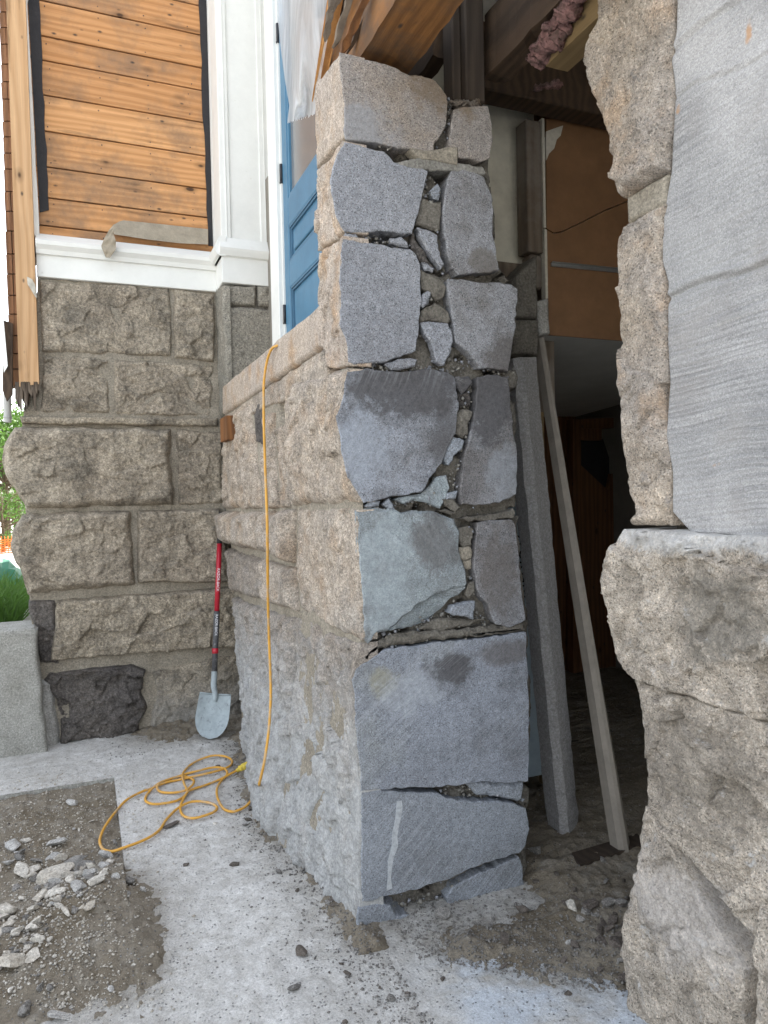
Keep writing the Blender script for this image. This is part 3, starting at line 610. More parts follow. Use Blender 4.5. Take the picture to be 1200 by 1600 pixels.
def crumbs(n, seed):
    rs = np.random.RandomState(seed); t = np.array([(1, 0, 0), (-1, 0, 0), (0, 1, 0), (0, -1, 0), (0, 0, 1), (0, 0, -1)], float)
    f = np.array([(0, 2, 4), (2, 1, 4), (1, 3, 4), (3, 0, 4), (2, 0, 5), (1, 2, 5), (3, 1, 5), (0, 3, 5)])
    seams = [((555, 215), (700, 240), 8), ((668, 270), (672, 400), 14), ((690, 380), (668, 560), 14), ((560, 372), (640, 385), 6), ((545, 572), (720, 580), 7), ((725, 590), (728, 680), 12), ((725, 680), (700, 770), 14), ((570, 792), (700, 775), 8), ((700, 790), (735, 800), 10), ((735, 820), (742, 930), 10), ((640, 975), (800, 960), 14), ((600, 995), (815, 985), 10), ((690, 1232), (800, 1240), 7), ((570, 1425), (690, 1400), 12), ((700, 1385), (810, 1345), 6), ((700, 560), (800, 582), 8), ((700, 150), (700, 230), 5)]
    L = np.array([math.hypot(b_[0]-a_[0], b_[1]-a_[1]) for a_, b_, _ in seams]); pr = L/L.sum(); V = []
    for k in range(n):
        a_, b_, wd = seams[rs.choice(len(seams), p=pr)]; q = rs.rand()
        p = P(a_[0]+(b_[0]-a_[0])*q+rs.normal()*wd*.6, a_[1]+(b_[1]-a_[1])*q+rs.normal()*wd*.6, 'Y', YC+rs.uniform(.012, .055))
        r = .0028*(4.5**(rs.rand()**1.5)); M = np.linalg.qr(rs.normal(size=(3, 3)))[0]
        V.append((t*(r*rs.uniform(.5, 1.15, (6, 1))))@M+np.array(p))
    V = np.array(V).reshape(-1, 3); F = (f[None]+6*np.arange(n)[:, None, None]).reshape(-1, 3)
    return V, F
for _k, (_n, _m) in enumerate(((900, MORT2), (420, G['blue']))):
    _V, _F = crumbs(_n, 50+_k); _o = mesh('seam_rubble', _V, _F, _m, pw); _o['kind'] = 'stuff'
_ch = [P(u, v, 'Y', YC-.0012) for u, v in [(620, 1252), (628, 1251), (629, 1262), (626, 1280), (621, 1305), (622, 1322), (614, 1345), (611, 1372), (613, 1388), (604, 1392), (606, 1370), (606, 1345), (612, 1322), (613, 1302), (618, 1278)]]
B().prism(_ch, (0, .0035, 0)).out('chalk_streak', plain('chalky_slurry', (.40, .42, .44), .95, 60, .7, .4), pw)
chips = [([(610,545),(660,550),(720,590),(725,660),(750,720),(762,755),(740,775),(690,700),(650,640),(625,600)], O3, s3, 'blue', 0),
 ([(595,560),(620,610),(650,650),(690,720),(735,780),(690,770),(640,720),(590,650)], O3, s3, 'backdark', .02),
 ([(630,1070),(700,1065),(780,1080),(800,1110),(808,1180),(790,1250),(745,1310),(715,1290),(700,1230),(670,1160),(640,1110)], O3, s3, 'blue', -.004),
 ([(645,905),(670,893),(688,905),(680,960),(650,990),(632,980),(635,940)], O3, s3, 'blue', 0),
 ([(465,605),(530,598),(560,630),(568,658),(520,650),(470,632)], O3, s3, 'blue', .004),
 ([(430,1300),(500,1275),(580,1265),(612,1275),(600,1310),(540,1330),(470,1335)], O3, s3, 'blue', 0),
 ([(215,578),(270,582),(285,600),(255,612),(210,608)], O3, s3, 'blue', .004),
 ([(685,340),(720,300),(740,330),(735,395),(710,385)], O3, s3, 'saw2', .0),
 ([(630,770),(690,800),(750,830),(780,880),(770,930),(720,945),(680,900),(640,880)], O3, s3, 'MO', .006),
 ([(640,370),(700,400),(750,395),(750,520),(740,570),(690,550),(640,530),(610,520)], O3, s3, 'MO', .008),
 ([(640,1000),(720,960),(780,1000),(805,1060),(780,1075),(700,1060),(630,1065)], O3, s3, 'MO', .008),
 ([(640,735),(680,740),(710,770),(700,790),(655,775)], O3, s3, 'blue', .004),
 ([(745,190),(830,185),(865,220),(820,270),(790,290),(755,250)], O4, s4, 'darkside', .006),
 ([(760,400),(800,380),(860,400),(830,470),(830,530),(800,560),(755,530),(757,450)], O4, s4, 'MO', .006),
 ([(740,545),(805,575),(790,620),(740,670),(715,730),(680,700),(700,620)], O4, s4, 'saw2', .0),
 ([(195,972),(230,945),(290,940),(280,972),(230,985)], O4, s4, 'saw2', .003),
 ([(310,960),(345,925),(375,960),(390,998),(340,992)], O4, s4, 'saw2', .004),
 ([(380,925),(460,908),(545,895),(600,850),(640,790),(700,780),(720,860),(700,930),(660,985),(600,955),(500,935),(440,960)], O4, s4, 'trowel', .010),
 ([(700,890),(765,880),(760,925),(700,935)], O4, s4, 'saw2', .006),
 ([(770,290),(830,270),(855,300),(850,360),(790,370)], O4, s4, 'backdark', .02),
 ([(670,920),(740,925),(780,985),(750,1010),(690,970)], O4, s4, 'MO', .006),
 ([(745,250),(800,230),(835,250),(830,350),(780,360),(748,330)], O5, s5, 'MO', .008),
 ([(748,360),(825,350),(825,420),(780,440),(748,430)], O5, s5, 'MOB', .005),
 ([(775,435),(822,425),(822,485),(785,490)], O5, s5, 'MOB', .007),
 ([(700,690),(830,670),(828,780),(780,765),(680,745)], O5, s5, 'saw2', -.01),
 ([(800,570),(840,560),(845,620),(810,660),(790,640)], O5, s5, 'MO', .008),
 ([(700,770),(580,790),(520,840),(640,850),(780,830),(900,780),(830,785)], O5, s5, 'MO', .012),
 ([(650,1000),(690,990),(760,1010),(735,1030)], O4, s4, 'MO', .01)]
for i, (px, O_, s_, m_, of) in enumerate(chips):
    mm = {'MO': MO, 'MOB': MOB}.get(m_) or G[m_]
    cut_stone('mortar_lump' if m_.startswith('MO') else 'stone_chip', px, O_, s_, mm, pw, depth=.06, off=of+.002, bev=.006, jit=.0022, seed=100+i, step=.006)

# ------------------------------------------------------------------ right pier
rp = root('granite_right_pier', 'massive pinkish granite pier at the right with a smooth sawn grey upper face', 'stone pier', (1.9, 1.2, 0))
XS = XR+.05
b = B(); b.box(XS+.07, 1.98, -.5, 1.60, -.12, 3.6); b.out('core', MO, rp)
ra = lambda l, r, val, m, s, **k: rough('granite_block', l, r, 'X', val, m, rp, seed=s, **k)
sil = [(938,-240),(940,-60),(938,0),(940,40),(927,75),(922,104),(931,142),(946,180),(956,217),(966,258),(973,292),(981,308)]
bnd = [(1058,-240),(1057,-60),(1056,0),(1056,50),(1048,96),(1054,142),(1050,208),(1048,267)]
ra(sil, bnd, XS, G['rx'], 51, proud=.035, amp=.028, res=.005, edge=.03, back=.25)
sil2 = [(983,346),(973,375),(971,430),(968,450),(975,492),(974,540),(975,600),(978,650),(982,700),(990,770),(1000,800),(997,822)]
bnd2 = [(1046,320),(1040,346),(1033,408),(1044,442),(1042,542),(1046,600),(1039,604),(1042,680),(1050,738),(1049,822)]
ra(sil2, bnd2, XS, G['rx'], 52, proud=.025, amp=.02, res=.005, edge=.025, back=.25)
ra([(980,306),(983,350)], [(1047,272),(1044,324)], XS, MOB, 53, proud=.012, amp=.006, res=.006, edge=.012, back=.2)
# sawn face with blade marks (real grooves where two cuts meet)
g1 = (pl([(1048, 463)], 'X', XS)[0], pl([(1200, 410)], 'X', XS)[0]); g2 = (pl([(1075, 62)], 'X', XS)[0], pl([(1160, -5)], 'X', XS)[0])
g3 = (pl([(1072, 145)], 'X', XS)[0], pl([(1180, 95)], 'X', XS)[0])
def grooves(a, z):
    h = np.zeros_like(a)
    for (p, q), d, wd in ((g1, .009, .008), (g2, .008, .010), (g3, .004, .006)):
        sl = (q[1]-p[1])/(q[0]-p[0]); l = p[1]+sl*(a-p[0])+.006*np.sin(a*23)
        h -= d*np.exp(-((z-l)/wd)**2); h += d*.5*np.exp(-((z-l-.014)/wd)**2)
    q3 = np.stack([a*1.8, z*42+a*1.5, a*0], 1)
    msk = np.clip(fbm(np.stack([a, z, a*0], 1), 2.5, 3, 91)*2+.5, 0, 1)
    h += msk*fbm(q3, 3, 4, 90)*.0034
    return h
bs = [(1060,-240),(1059,0),(1058,50),(1050,96),(1056,142),(1050,267),(1036,346),(1036,408),(1046,442),(1044,542),(1048,600),(1042,680),(1052,738),(1052,800),(1080,832)]
zb = P(1080, 840, 'X', XS).z
ra(bs, [(.35, 3.9, 0), (.35, zb, 0)], XS, SAWF, 54, proud=.004, amp=.0012, res=.0042, edge=.006, disp=grooves, fac=.2, jit=.001, back=.1)
XL = XR-.0
ra([(971,826),(960,850),(952,880),(951,940),(956,1000),(962,1035),(980,1056),(990,1060)], [(.4, P(1100,838,'X',XL).z, 0), (.4, P(1200,1120,'X',XL).z, 0)], XL, G['rxlow'], 55, proud=.008, amp=.027, res=.0055, edge=.03, back=.25, fac=.9)
ra([(990,1062),(1000,1090),(1008,1140),(1012,1190),(1008,1235),(1012,1258)], [(.4, P(1200,1132,'X',XL).z, 0), (.4, -.02, 0)], XL, G['rxlow'], 56, proud=.0, amp=.026, res=.0055, edge=.03, back=.25, fac=.8)
ra([(1008,1262),(1004,1300),(1000,1350),(985,1400),(976,1440),(976,1470),(970,1490),(982,1520),(985,1600),(985,1700)], [(1.28, .33, 0), (1.28, -.15, 0)], XL, G['rxlow'], 57, proud=.012, amp=.027, res=.0055, edge=.035, back=.3, fac=.8)
ra([(1190,1400),(1190,1700)], [(.4, .2, 0), (.4, -.15, 0)], XL, G['rxlow'], 58, proud=.04, amp=.03, res=.008, edge=.03, back=.3)

# ------------------------------------------------------------------ timber wall above the back wall
tw = root('timber_wall', 'bare orange plank wall with black tar paper edges above the white skirting', 'plank wall', (.4, YB, 2.9))
YW = 5.06
yl = [-48, 1, 56, 94, 148, 204, 260, 308, 352, 376]
zl = [P(68, y, 'Y', YW).z for y in yl]
xl = P(46, 200, 'Y', YW).x; xr = P(336, 200, 'Y', YW).x
random.seed(11)
for i in range(len(zl)-1):
    b = B(); g = .0045; b.bev(xl, xr, YW+random.uniform(-.001, .002), YW+.03, zl[i+1]+g, zl[i]-g, .0025)
    b.out('plank', W['board'], tw)
b = B(); b.box(xl, xr, YW+.032, YW+.2, zl[-1]-.1, 5.2); b.out('backing', TAR, tw)
b = B(); b.bev(xl, xr, YW, YW+.03, zl[0]+.005, zl[0]+.25, .0025); b.out('plank', W['board'], tw)
def strip_px(name, poly, Y, d, m, par, jag=0):
    pts = []
    for (x, y) in poly: pts.append(P(x, y, 'Y', Y))
    b = B(); b.prism(pts, (0, d, 0)); return b.out(name, m, par)
rj = random.Random(3)
def jagl(x0, y0, x1, y1, n=14, a=1.5): return [(x0+(x1-x0)*k/n+rj.uniform(-a, a), y0+(y1-y0)*k/n) for k in range(n+1)]
strip_px('tar_paper', [(40, -60), (62, -60)]+jagl(62, 0, 76, 328)+[(62, 332)], YW-.006, .004, TAR, tw)
strip_px('tar_paper', [(328, -60), (312, -60)][::-1]+[(328, -60)][:0]+jagl(330, -20, 342, 386, a=.5)+jagl(325, 384, 310, -20)[0:], YW-.006, .004, TAR, tw)
b = B(); rn = random.Random(31)
for i in range(len(zl)-1):
    for xc_ in (.10, .36, .62, .86):
        for zz_ in (zl[i+1]+.035, zl[i]-.04):
            if rn.random() < .8:
                x_ = xl+(xr-xl)*xc_+rn.uniform(-.012, .012); z_ = zz_+rn.uniform(-.01, .01)
                b.tube([(x_, YW-.0025, z_), (x_, YW+.004, z_)], rn.uniform(.0028, .0042), 7)
b.out('nail_heads', IRON, tw)
# torn paper lying on the sill, and the curl hanging over
yt = YB-.03
def sheet(name, top, bot, Yt, Yb, m, par, n=24, wav=.006, th=.0015):
    """strip of paper between two pixel polylines"""
    V = []; 
    def s(Q, t):
        Q = np.array(Q, float); d = np.concatenate([[0], np.cumsum(np.hypot(*np.diff(Q, axis=0).T))]); d /= d[-1]
        return np.interp(t, d, Q[:, 0]), np.interp(t, d, Q[:, 1])
    for j in range(7):
        f = j/6
        for i in range(n+1):
            t = i/n; x0, y0 = s(top, t); x1, y1 = s(bot, t); Y = Yt*(1-f)+Yb*f
            p = P(x0*(1-f)+x1*f, y0*(1-f)+y1*f, 'Y', Y+wav*math.sin(i*1.1+j)*math.sin(j*.9)); V.append(p)
    m_ = n+1; F = [(j*m_+i, j*m_+i+1, (j+1)*m_+i+1, (j+1)*m_+i) for j in range(6) for i in range(n)]
    k = len(V); V += [v+Vector((0, th, 0)) for v in V]; F += [tuple(q+k for q in f[::-1]) for f in F]
    o = mesh(name, V, F, m, par, True); return o
tp = root('torn_paper', 'torn curl of brown building paper hanging over the white sill', 'paper', tuple(P(168, 384, 'Y', 4.9)))
sheet('torn_sheet', [(176, 352), (190, 344), (250, 350), (325, 358)], [(178, 366), (230, 374), (280, 380), (325, 382)], YW-.012, YW-.05, PAPER, tp, wav=.004)
sheet('curl', [(178, 350), (170, 360), (163, 372), (158, 385), (165, 402)], [(180, 352), (177, 365), (181, 376), (181, 390), (172, 403)], 4.90, 4.87, PAPER, tp, n=18, wav=.012)
# white skirting (water table)
zA = P(58, 434, 'Y', YB).z; zB = P(58, 395, 'Y', YB).z; zC = P(58, 372, 'Y', YB).z
sx0 = P(57, 400, 'Y', YB).x; sx1 = P(338, 430, 'Y', YB).x
sk = root('skirting_board', 'wide white painted skirting board with sloped cap under the bare planks', 'trim board', (.4, YB-.02, zA))
b = B(); b.bev(sx0, sx1, YB-.035, YB+.04, zA, zB, .003); b.out('fascia', WHITE, sk)
def profile_x(poly, xA, xB):
    return B().prism([(xA, y, z) for y, z in poly], (xB-xA, 0, 0))
zD = zC+.02
profile_x([(YB-.037, zB-.02), (YB-.055, zB-.018), (YB-.065, zB+.006), (YB-.09, zB+.03), (YB-.095, zB+.052), (YB+.03, zD+.02), (YB+.04, zB-.02)], sx0, sx1+.045).out('cap_moulding', WHITE, sk)
# pilaster
PY = YP
zP = P(390, 446, 'Y', PY).z+.003; zQ = P(390, 405, 'Y', PY).z; zR = P(390, 383, 'Y', PY).z
x345, x365, x405, x440 = [P(u, 250, 'Y', PY).x for u in (343, 358, 405, 434)]
wp = root('white_pilaster', 'tall white painted panelled pilaster between planks and blue door', 'pilaster', ((x345+x440)/2, PY, zP))
b = B(); b.bev(x345-.004, x440+.016, PY-.01, 5.12, zP, zQ, .003); b.out('plinth_board', WHITE, wp)
b = B()
profile = [(-.012, zQ-.004), (-.03, zQ+.002), (-.045, zQ+.03), (-.05, zQ+.045), (-.012, zR+.028), (.3, zR+.028), (.3, zQ-.004)]
b.prism([(x345-.02, PY+y, z) for y, z in profile], (x440-x345+.045, 0, 0))
b.prism([(x345-.018+min(0, (y+.012)), PY-.03, z) for y, z in profile[:5]]+[(x345+.02, PY-.03, zR+.028), (x345+.02, PY-.03, zQ-.004)], (0, .35, 0)); b.out('cap_moulding', WHITE, wp)
b = B(); b.bev(x345, x440+.01, PY+.014, 5.1, zR+.02, 5.4, .002); b.out('shaft', WHITE, wp)
b = B(); b.bev(x345-.002, x365, PY, PY+.03, zR+.03, 5.38, .003); b.bev(x405, x440+.012, PY, PY+.03, zR+.03, 5.38, .003); b.out('stile', WHITE, wp)
b = B(); b.bev(x405+.03, x405+.036, PY-.006, PY, zR+.03, 5.38, .001); b.bev(x365-.03, x365-.024, PY-.006, PY, zR+.03, 5.38, .001); b.out('bead', WHITE, wp)
# casings left / right of the planks
xa1, xa2 = P(322, 300, 'Y', 5.0).x, P(340, 300, 'Y', 5.0).x
b = B(); b.bev(P(330, 200, 'Y', 5.0).x, P(347, 200, 'Y', 5.0).x, 4.99, 5.05, zD+.01, 5.3, .002); b.out('casing', WHITE, tw)
strip_px('casing', [(34, -60), (52, -60)]+jagl(42, 0, 61, 360, a=.6)+[(61, 368), (52, 368)]+jagl(50, 360, 36, 0, a=.6)+[(32, -60)][:0], 4.99, .05, WHITE, tw)

# corner post, shingles, broken siding at far left
cp = root('corner_post', 'light knotty timber corner post with rotten splintered foot on the stone ledge', 'post', tuple(P(45, 640, 'Y', 4.93)))
b = B(); pa = P(45, -60, 'Y', 4.92); pz = P(46, 640, 'Y', 4.92)
q = [P(7, -40, 'Y', 4.92), P(38, -40, 'Y', 4.92), P(42, 60, 'Y', 4.92), P(61, 600, 'Y', 4.92), P(30, 604, 'Y', 4.92), P(12, 60, 'Y', 4.92)]
b.prism(q, (0, .11, 0)); b.out('post_shaft', W['post'], cp)
b = B(); rr = random.Random(5)
for k in range(13):
    x = 26+k*2.9; l = rr.uniform(8, 40); b.prism([P(x-2.5, 596, 'Y', 4.918+rr.uniform(-.02, .03)), P(x+2.5, 598, 'Y', 4.925), P(x+rr.uniform(-1, 3), 604+l, 'Y', 4.925), P(x-2.5, 600+l*.8, 'Y', 4.92)], (rr.uniform(-.01, .01), .07, 0))
b.out('rotten_foot', W['old'], cp)
sh = root('shingle_siding', 'stacked reddish brown shingle ends beside the light corner post', 'siding', tuple(P(18, 600, 'Y', 4.96)))
rr = random.Random(9); y = -40
b = B(); b2 = B()
while y < 590:
    hgt = rr.uniform(24, 36)
    for (o_, bb_) in ((0, b), (9, b2)):
        x = 0+o_+ (y/600)*18+rr.uniform(-.8, .8)
        bb_.prism([P(x-2, y, 'Y', 4.94+.006*o_/9), P(x+7, y, 'Y', 4.94), P(x+8.5, y+hgt-2, 'Y', 4.94), P(x-.5, y+hgt-2, 'Y', 4.94)], (0, .12+rr.uniform(0, .02), 0))
    y += hgt
b.out('shingle_layer', W['shingle'], sh); b2.out('shingle_layer', W['shingle'], sh)
b = B(); b.prism([P(4, 500, 'Y', 4.9), P(20, 505, 'Y', 4.9), P(19, 615, 'Y', 4.9), P(10, 626, 'Y', 4.9), P(4, 610, 'Y', 4.9)], (0, .05, 0)); b.out('charred_lath', W['dark'], sh)
sd_ = root('downpipe', 'short grey downpipe end poking out beneath the charred siding', 'pipe', tuple(P(11, 662, 'Y', 5.05)))
b = B(); b.tube([P(11, 600, 'Y', 5.05), P(12, 660, 'Y', 5.05)], .022, 12, False); b.tube([P(11, 600, 'Y', 5.05), P(12, 660, 'Y', 5.05)], .019, 12, False); b.out('pipe_end', GREYP, sd_, True)
b = B(); b.tube([P(12, 650, 'Y', 5.05), P(12, 654, 'Y', 5.05)], .0245, 12); b.out('collar', GREYP, sd_, True)
ss = sheet('white_siding_strip', [(-3, 330), (1, 400), (3, 470), (12, 572)], [(-10, 330), (-6, 400), (-4, 470), (6, 582)], 4.86, 4.88, WHITE, None, n=20, wav=.004, th=.006)
tag(ss, 'loose white siding strip curving down at the far left edge', 'trim strip')
lf = sheet('house_wrap_scrap', [(42, 432), (50, 436), (55, 445), (58, 465)], [(43, 444), (48, 452), (54, 462), (57, 466)], 4.905, 4.9, PLASTL, None, n=12, wav=.004)
tag(lf, 'small torn white scrap stuck to the corner post edge', 'scrap')

# ------------------------------------------------------------------ blue door (faces the yard, seen along its face)
XD = 1.12
def dz(u, v): return P(u, v, 'X', XD)
dr = root('blue_door', 'blue painted panelled door with a glazed upper part above the granite ledge', 'door', (XD, 4.1, zs))
ya = dz(442, 300).y; yb = ya-.95
zg0 = dz(452, 306).z; zp1 = dz(452, 352).z; zp2 = dz(452, 408).z; zp3 = dz(452, 450).z
b = B()
b.bev(XD, XD+.045, ya-.10, ya, zs-.02, 5.1, .003); b.bev(XD, XD+.045, yb, yb+.10, zs-.02, 5.1, .003); b.out('stile', BLUE, dr)
zh = [(zs-.02, zs+.14), (zp3, zp2+.0), (zp1, zg0)]
b = B()
for z0_, z1_ in zh: b.bev(XD+.001, XD+.044, yb+.101, ya-.101, z0_, z1_, .003)
b.out('rail', BLUE, dr)
for z0_, z1_ in ((zs+.14, zp3), (zp2, zp1)):
    b = B(); b.box(XD+.022, XD+.035, yb+.10, ya-.10, z0_, z1_); b.bev(XD+.012, XD+.03, yb+.15, ya-.15, z0_+.045, z1_-.045, .006); b.out('panel', BLUE, dr)
    b = B()
    for k, e in ((0, .004), (.012, .010)):
        y0_, y1_, q0, q1 = yb+.101+k, ya-.101-k, z0_+k, z1_-k; t = .010
        b.box(XD+e, XD+.03, y0_, y1_, q0, q0+t); b.box(XD+e, XD+.03, y0_, y1_, q1-t, q1); b.box(XD+e, XD+.03, y0_, y0_+t, q0+t, q1-t); b.box(XD+e, XD+.03, y1_-t, y1_, q0+t, q1-t)
    b.out('panel_bead', BLUED, dr)
b = B(); b.box(XD+.02, XD+.026, yb+.10, ya-.10, zg0, 5.0); b.out('glass_pane', GLASS, dr)
b = B(); b.bev(XD+.005, XD+.035, ya-.125, ya-.101, zg0, 5.0, .003); b.bev(XD+.005, XD+.035, yb+.125, ya-.126, zg0, zg0+.02, .003); b.out('glazing_bead', BLUE, dr)
for v in (272, 496, 40):
    p = dz(440, v); b = B(); b.tube([(XD-.006, ya+.006, p.z-.05), (XD-.006, ya+.006, p.z+.05)], .009, 8); b.tube([(XD-.006, ya+.006, p.z-.06), (XD-.006, ya+.006, p.z-.052)], .011, 8); b.out('hinge', IRON, dr, True)
b = B(); b.bev(XD-.035, XD+.06, ya+.014, ya+.20, zs-.02, 5.2, .003); b.bev(XD-.01, XD+.06, ya+.004, ya+.0139, zs-.02, 5.2, .001)
b.out('door_jamb', WHITE, dr)
# transom + closing wall behind the pier
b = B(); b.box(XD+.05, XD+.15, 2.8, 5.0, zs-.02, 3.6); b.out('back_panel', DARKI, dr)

# ------------------------------------------------------------------ shovel
sv = root('shovel', 'round point shovel with red handle leaning against the granite corner', 'shovel', tuple(P(325, 1155, 'Z', .012)))
top = P(345, 800, 'Y', 4.88); nk = P(333, 1078, 'Y', 4.70); tipp = P(327, 1155, 'Z', .012)
ax_ = (top-P(335, 1050, 'Y', 4.715)).normalized(); sock = P(335, 1050, 'Y', 4.715)
Lh = (top-sock).length
def at(v):  # point on handle by image row
    t = (1050-v)/250.0; return sock+ax_*(Lh*t)
B().tube([at(800), at(802), at(822), at(838), at(851)], [.010, .0145, .0145, .019, .0175], 14).out('grip', GRIP, sv, True)
B().tube([at(850.8), at(962)], .0165, 14).out('handle', RED, sv, True)
B().tube([at(957), at(961), at(1020), at(1021), at(1050)], [.0185, .0195, .0185, .0175, .018], 14).out('socket', STEEL, sv, True)
B().tube([at(1014), at(1022)], .0205, 14).out('ferrule', RED, sv, True)
B().tube(spline([at(1049), at(1062), P(334, 1070, 'Y', 4.70), P(336, 1085, 'Y', 4.685), P(336, 1100, 'Y', 4.68)]), [.019]*20+[.018]*9+[.012, .008, .004, .001], 14).out('neck', BLADE, sv, True)
bl_top = P(337, 1085, 'Y', 4.695); dv = (tipp-bl_top); bl = dv.length; dv.normalize()
sx = Vector((1, -.25, 0)); sx = (sx-dv*sx.dot(dv)).normalized(); nz = sx.cross(dv).normalized()
if nz.y > 0: nz = -nz
V = []; F = []; ns, nt = 20, 16
for j in range(ns+1):
    s = j/ns; wdt = .098*(1+.06*math.sin(s*3.1)) * (1 if s < .5 else math.sqrt(max(0, 1-((s-.5)/.5)**2.3)))
    for i in range(nt+1):
        t = i/nt*2-1; dish = .022*(t*t)*(1 if s < .6 else (1-s)/.4)+.012*math.sin(s*3.14)*-1
        ridge_ = .012*math.exp(-(t/.16)**2)*max(0, 1-s*1.8)
        V.append(bl_top+dv*(bl*s)+sx*(wdt*t)+nz*(dish+ridge_+.002))
for j in range(ns):
    for i in range(nt): F.append((j*(nt+1)+i, j*(nt+1)+i+1, (j+1)*(nt+1)+i+1, (j+1)*(nt+1)+i))
k = len(V); V += [v-nz*.003 for v in V]; F += [tuple(q+k for q in f[::-1]) for f in F]
mesh('blade', V, F, BLADE, sv, True)
b = B()
for sgn in (-1, 1):
    a0 = bl_top+sx*(.018*sgn)+nz*.006; a1 = bl_top+sx*(.098*sgn)+nz*.022
    b.tube([a0, (a0+a1)/2, a1], .005, 8)
b.out('foot_step', BLADE, sv, True)
def text_on(txt, p, xdir, ydir, size, m, par, name='lettering'):
    c = bpy.data.curves.new(name, 'FONT'); c.body = txt; c.size = size; c.extrude = .0004; c.align_x = 'CENTER'; c.align_y = 'CENTER'
    o = bpy.data.objects.new(name, c); dg = bpy.context.evaluated_depsgraph_get()
    C.objects.link(o); dg.update(); me = bpy.data.meshes.new_from_object(o.evaluated_get(bpy.context.evaluated_depsgraph_get())); C.objects.unlink(o); bpy.data.objects.remove(o)
    me.materials.clear(); me.materials.append(m)
    q = bpy.data.objects.new(name, me); C.objects.link(q); q.parent = par
    xd = Vector(xdir).normalized(); yd = (Vector(ydir)-xd*Vector(ydir).dot(xd)).normalized(); zd = xd.cross(yd)
    mw = Matrix((xd, yd, zd)).transposed().to_4x4(); mw.translation = Vector(p)-wloc(par); q.matrix_basis = mw; return q
viewd = Vector((-.15, -1, .05)).normalized()
side_ = ax_.cross(viewd).normalized()
text_on('RAZOR-BACK', at(908)+viewd*.0172, -ax_, -ax_.cross(-viewd), .024, DECAL, sv)
text_on('RAZOR-BACK', at(978)+viewd*.0200, -ax_, -ax_.cross(-viewd), .022, DECAL, sv)

# ------------------------------------------------------------------ ground : dusty slab with a pit, dirt, far ground
XPIT = P(187, 1290, 'Z', 0).x; YPIT = P(182, 1215, 'Z', 0).y
def grid(xs, ys, fn):
    X, Y = np.meshgrid(xs, ys); Z = fn(X.ravel(), Y.ravel()); n = len(xs)
    V = np.stack([X.ravel(), Y.ravel(), Z], 1)
    I = np.arange(len(xs)*len(ys)).reshape(len(ys), n)
    F = np.stack([I[:-1, :-1], I[:-1, 1:], I[1:, 1:], I[1:, :-1]], -1).reshape(-1, 4)
    return V, F
def zslab(x, y):
    q = np.stack([x, y, x*0], 1)
    z = fbm(q, 2.2, 4, 200)*.006+fbm(q, 14, 5, 201)*.005+np.maximum(ridge(q, 36, 3, 202), .1)*.006
    return z
xs = np.concatenate([np.arange(-2.4, XPIT-.3, .04), np.arange(XPIT-.3, XPIT, .012), [XPIT], np.arange(XPIT+.012, 2.0, .012), np.arange(2.0, 4.3, .06)])
ys = np.concatenate([np.arange(-.6, 1.2, .05), np.arange(1.2, YPIT, .012), [YPIT], np.arange(YPIT+.012, 5.1, .012), np.arange(5.15, 5.9, .08)])
V, F = grid(xs, ys, zslab)
cx = V[F].mean(1); pitm = (cx[:, 0] < XPIT) & (cx[:, 1] < YPIT) & (cx[:, 1] > 2.55) & (cx[:, 0] > -1.6)
V_ = V; F = F[~(pitm | ((cx[:, 0] > 1.56) & (cx[:, 1] > 2.62)))]
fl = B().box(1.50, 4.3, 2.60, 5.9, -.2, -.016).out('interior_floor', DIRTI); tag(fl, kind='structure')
slab = mesh('concrete_slab', V_, F, SLAB); tag(slab, kind='structure')
b = B()
b.box(XPIT-.0, XPIT+.05, 2.5, YPIT+.05, -.3, -.012); b.box(-1.6, XPIT+.05, YPIT, YPIT+.05, -.3, -.012)
for (xx0, xx1, yy0, yy1) in ((-1.6, XPIT, YPIT-.0035, YPIT+.0),):
    b.box(xx0, xx1, yy0, yy1, -.3, .003)
o = b.out('slab_edge', CONC); tag(o, kind='structure')
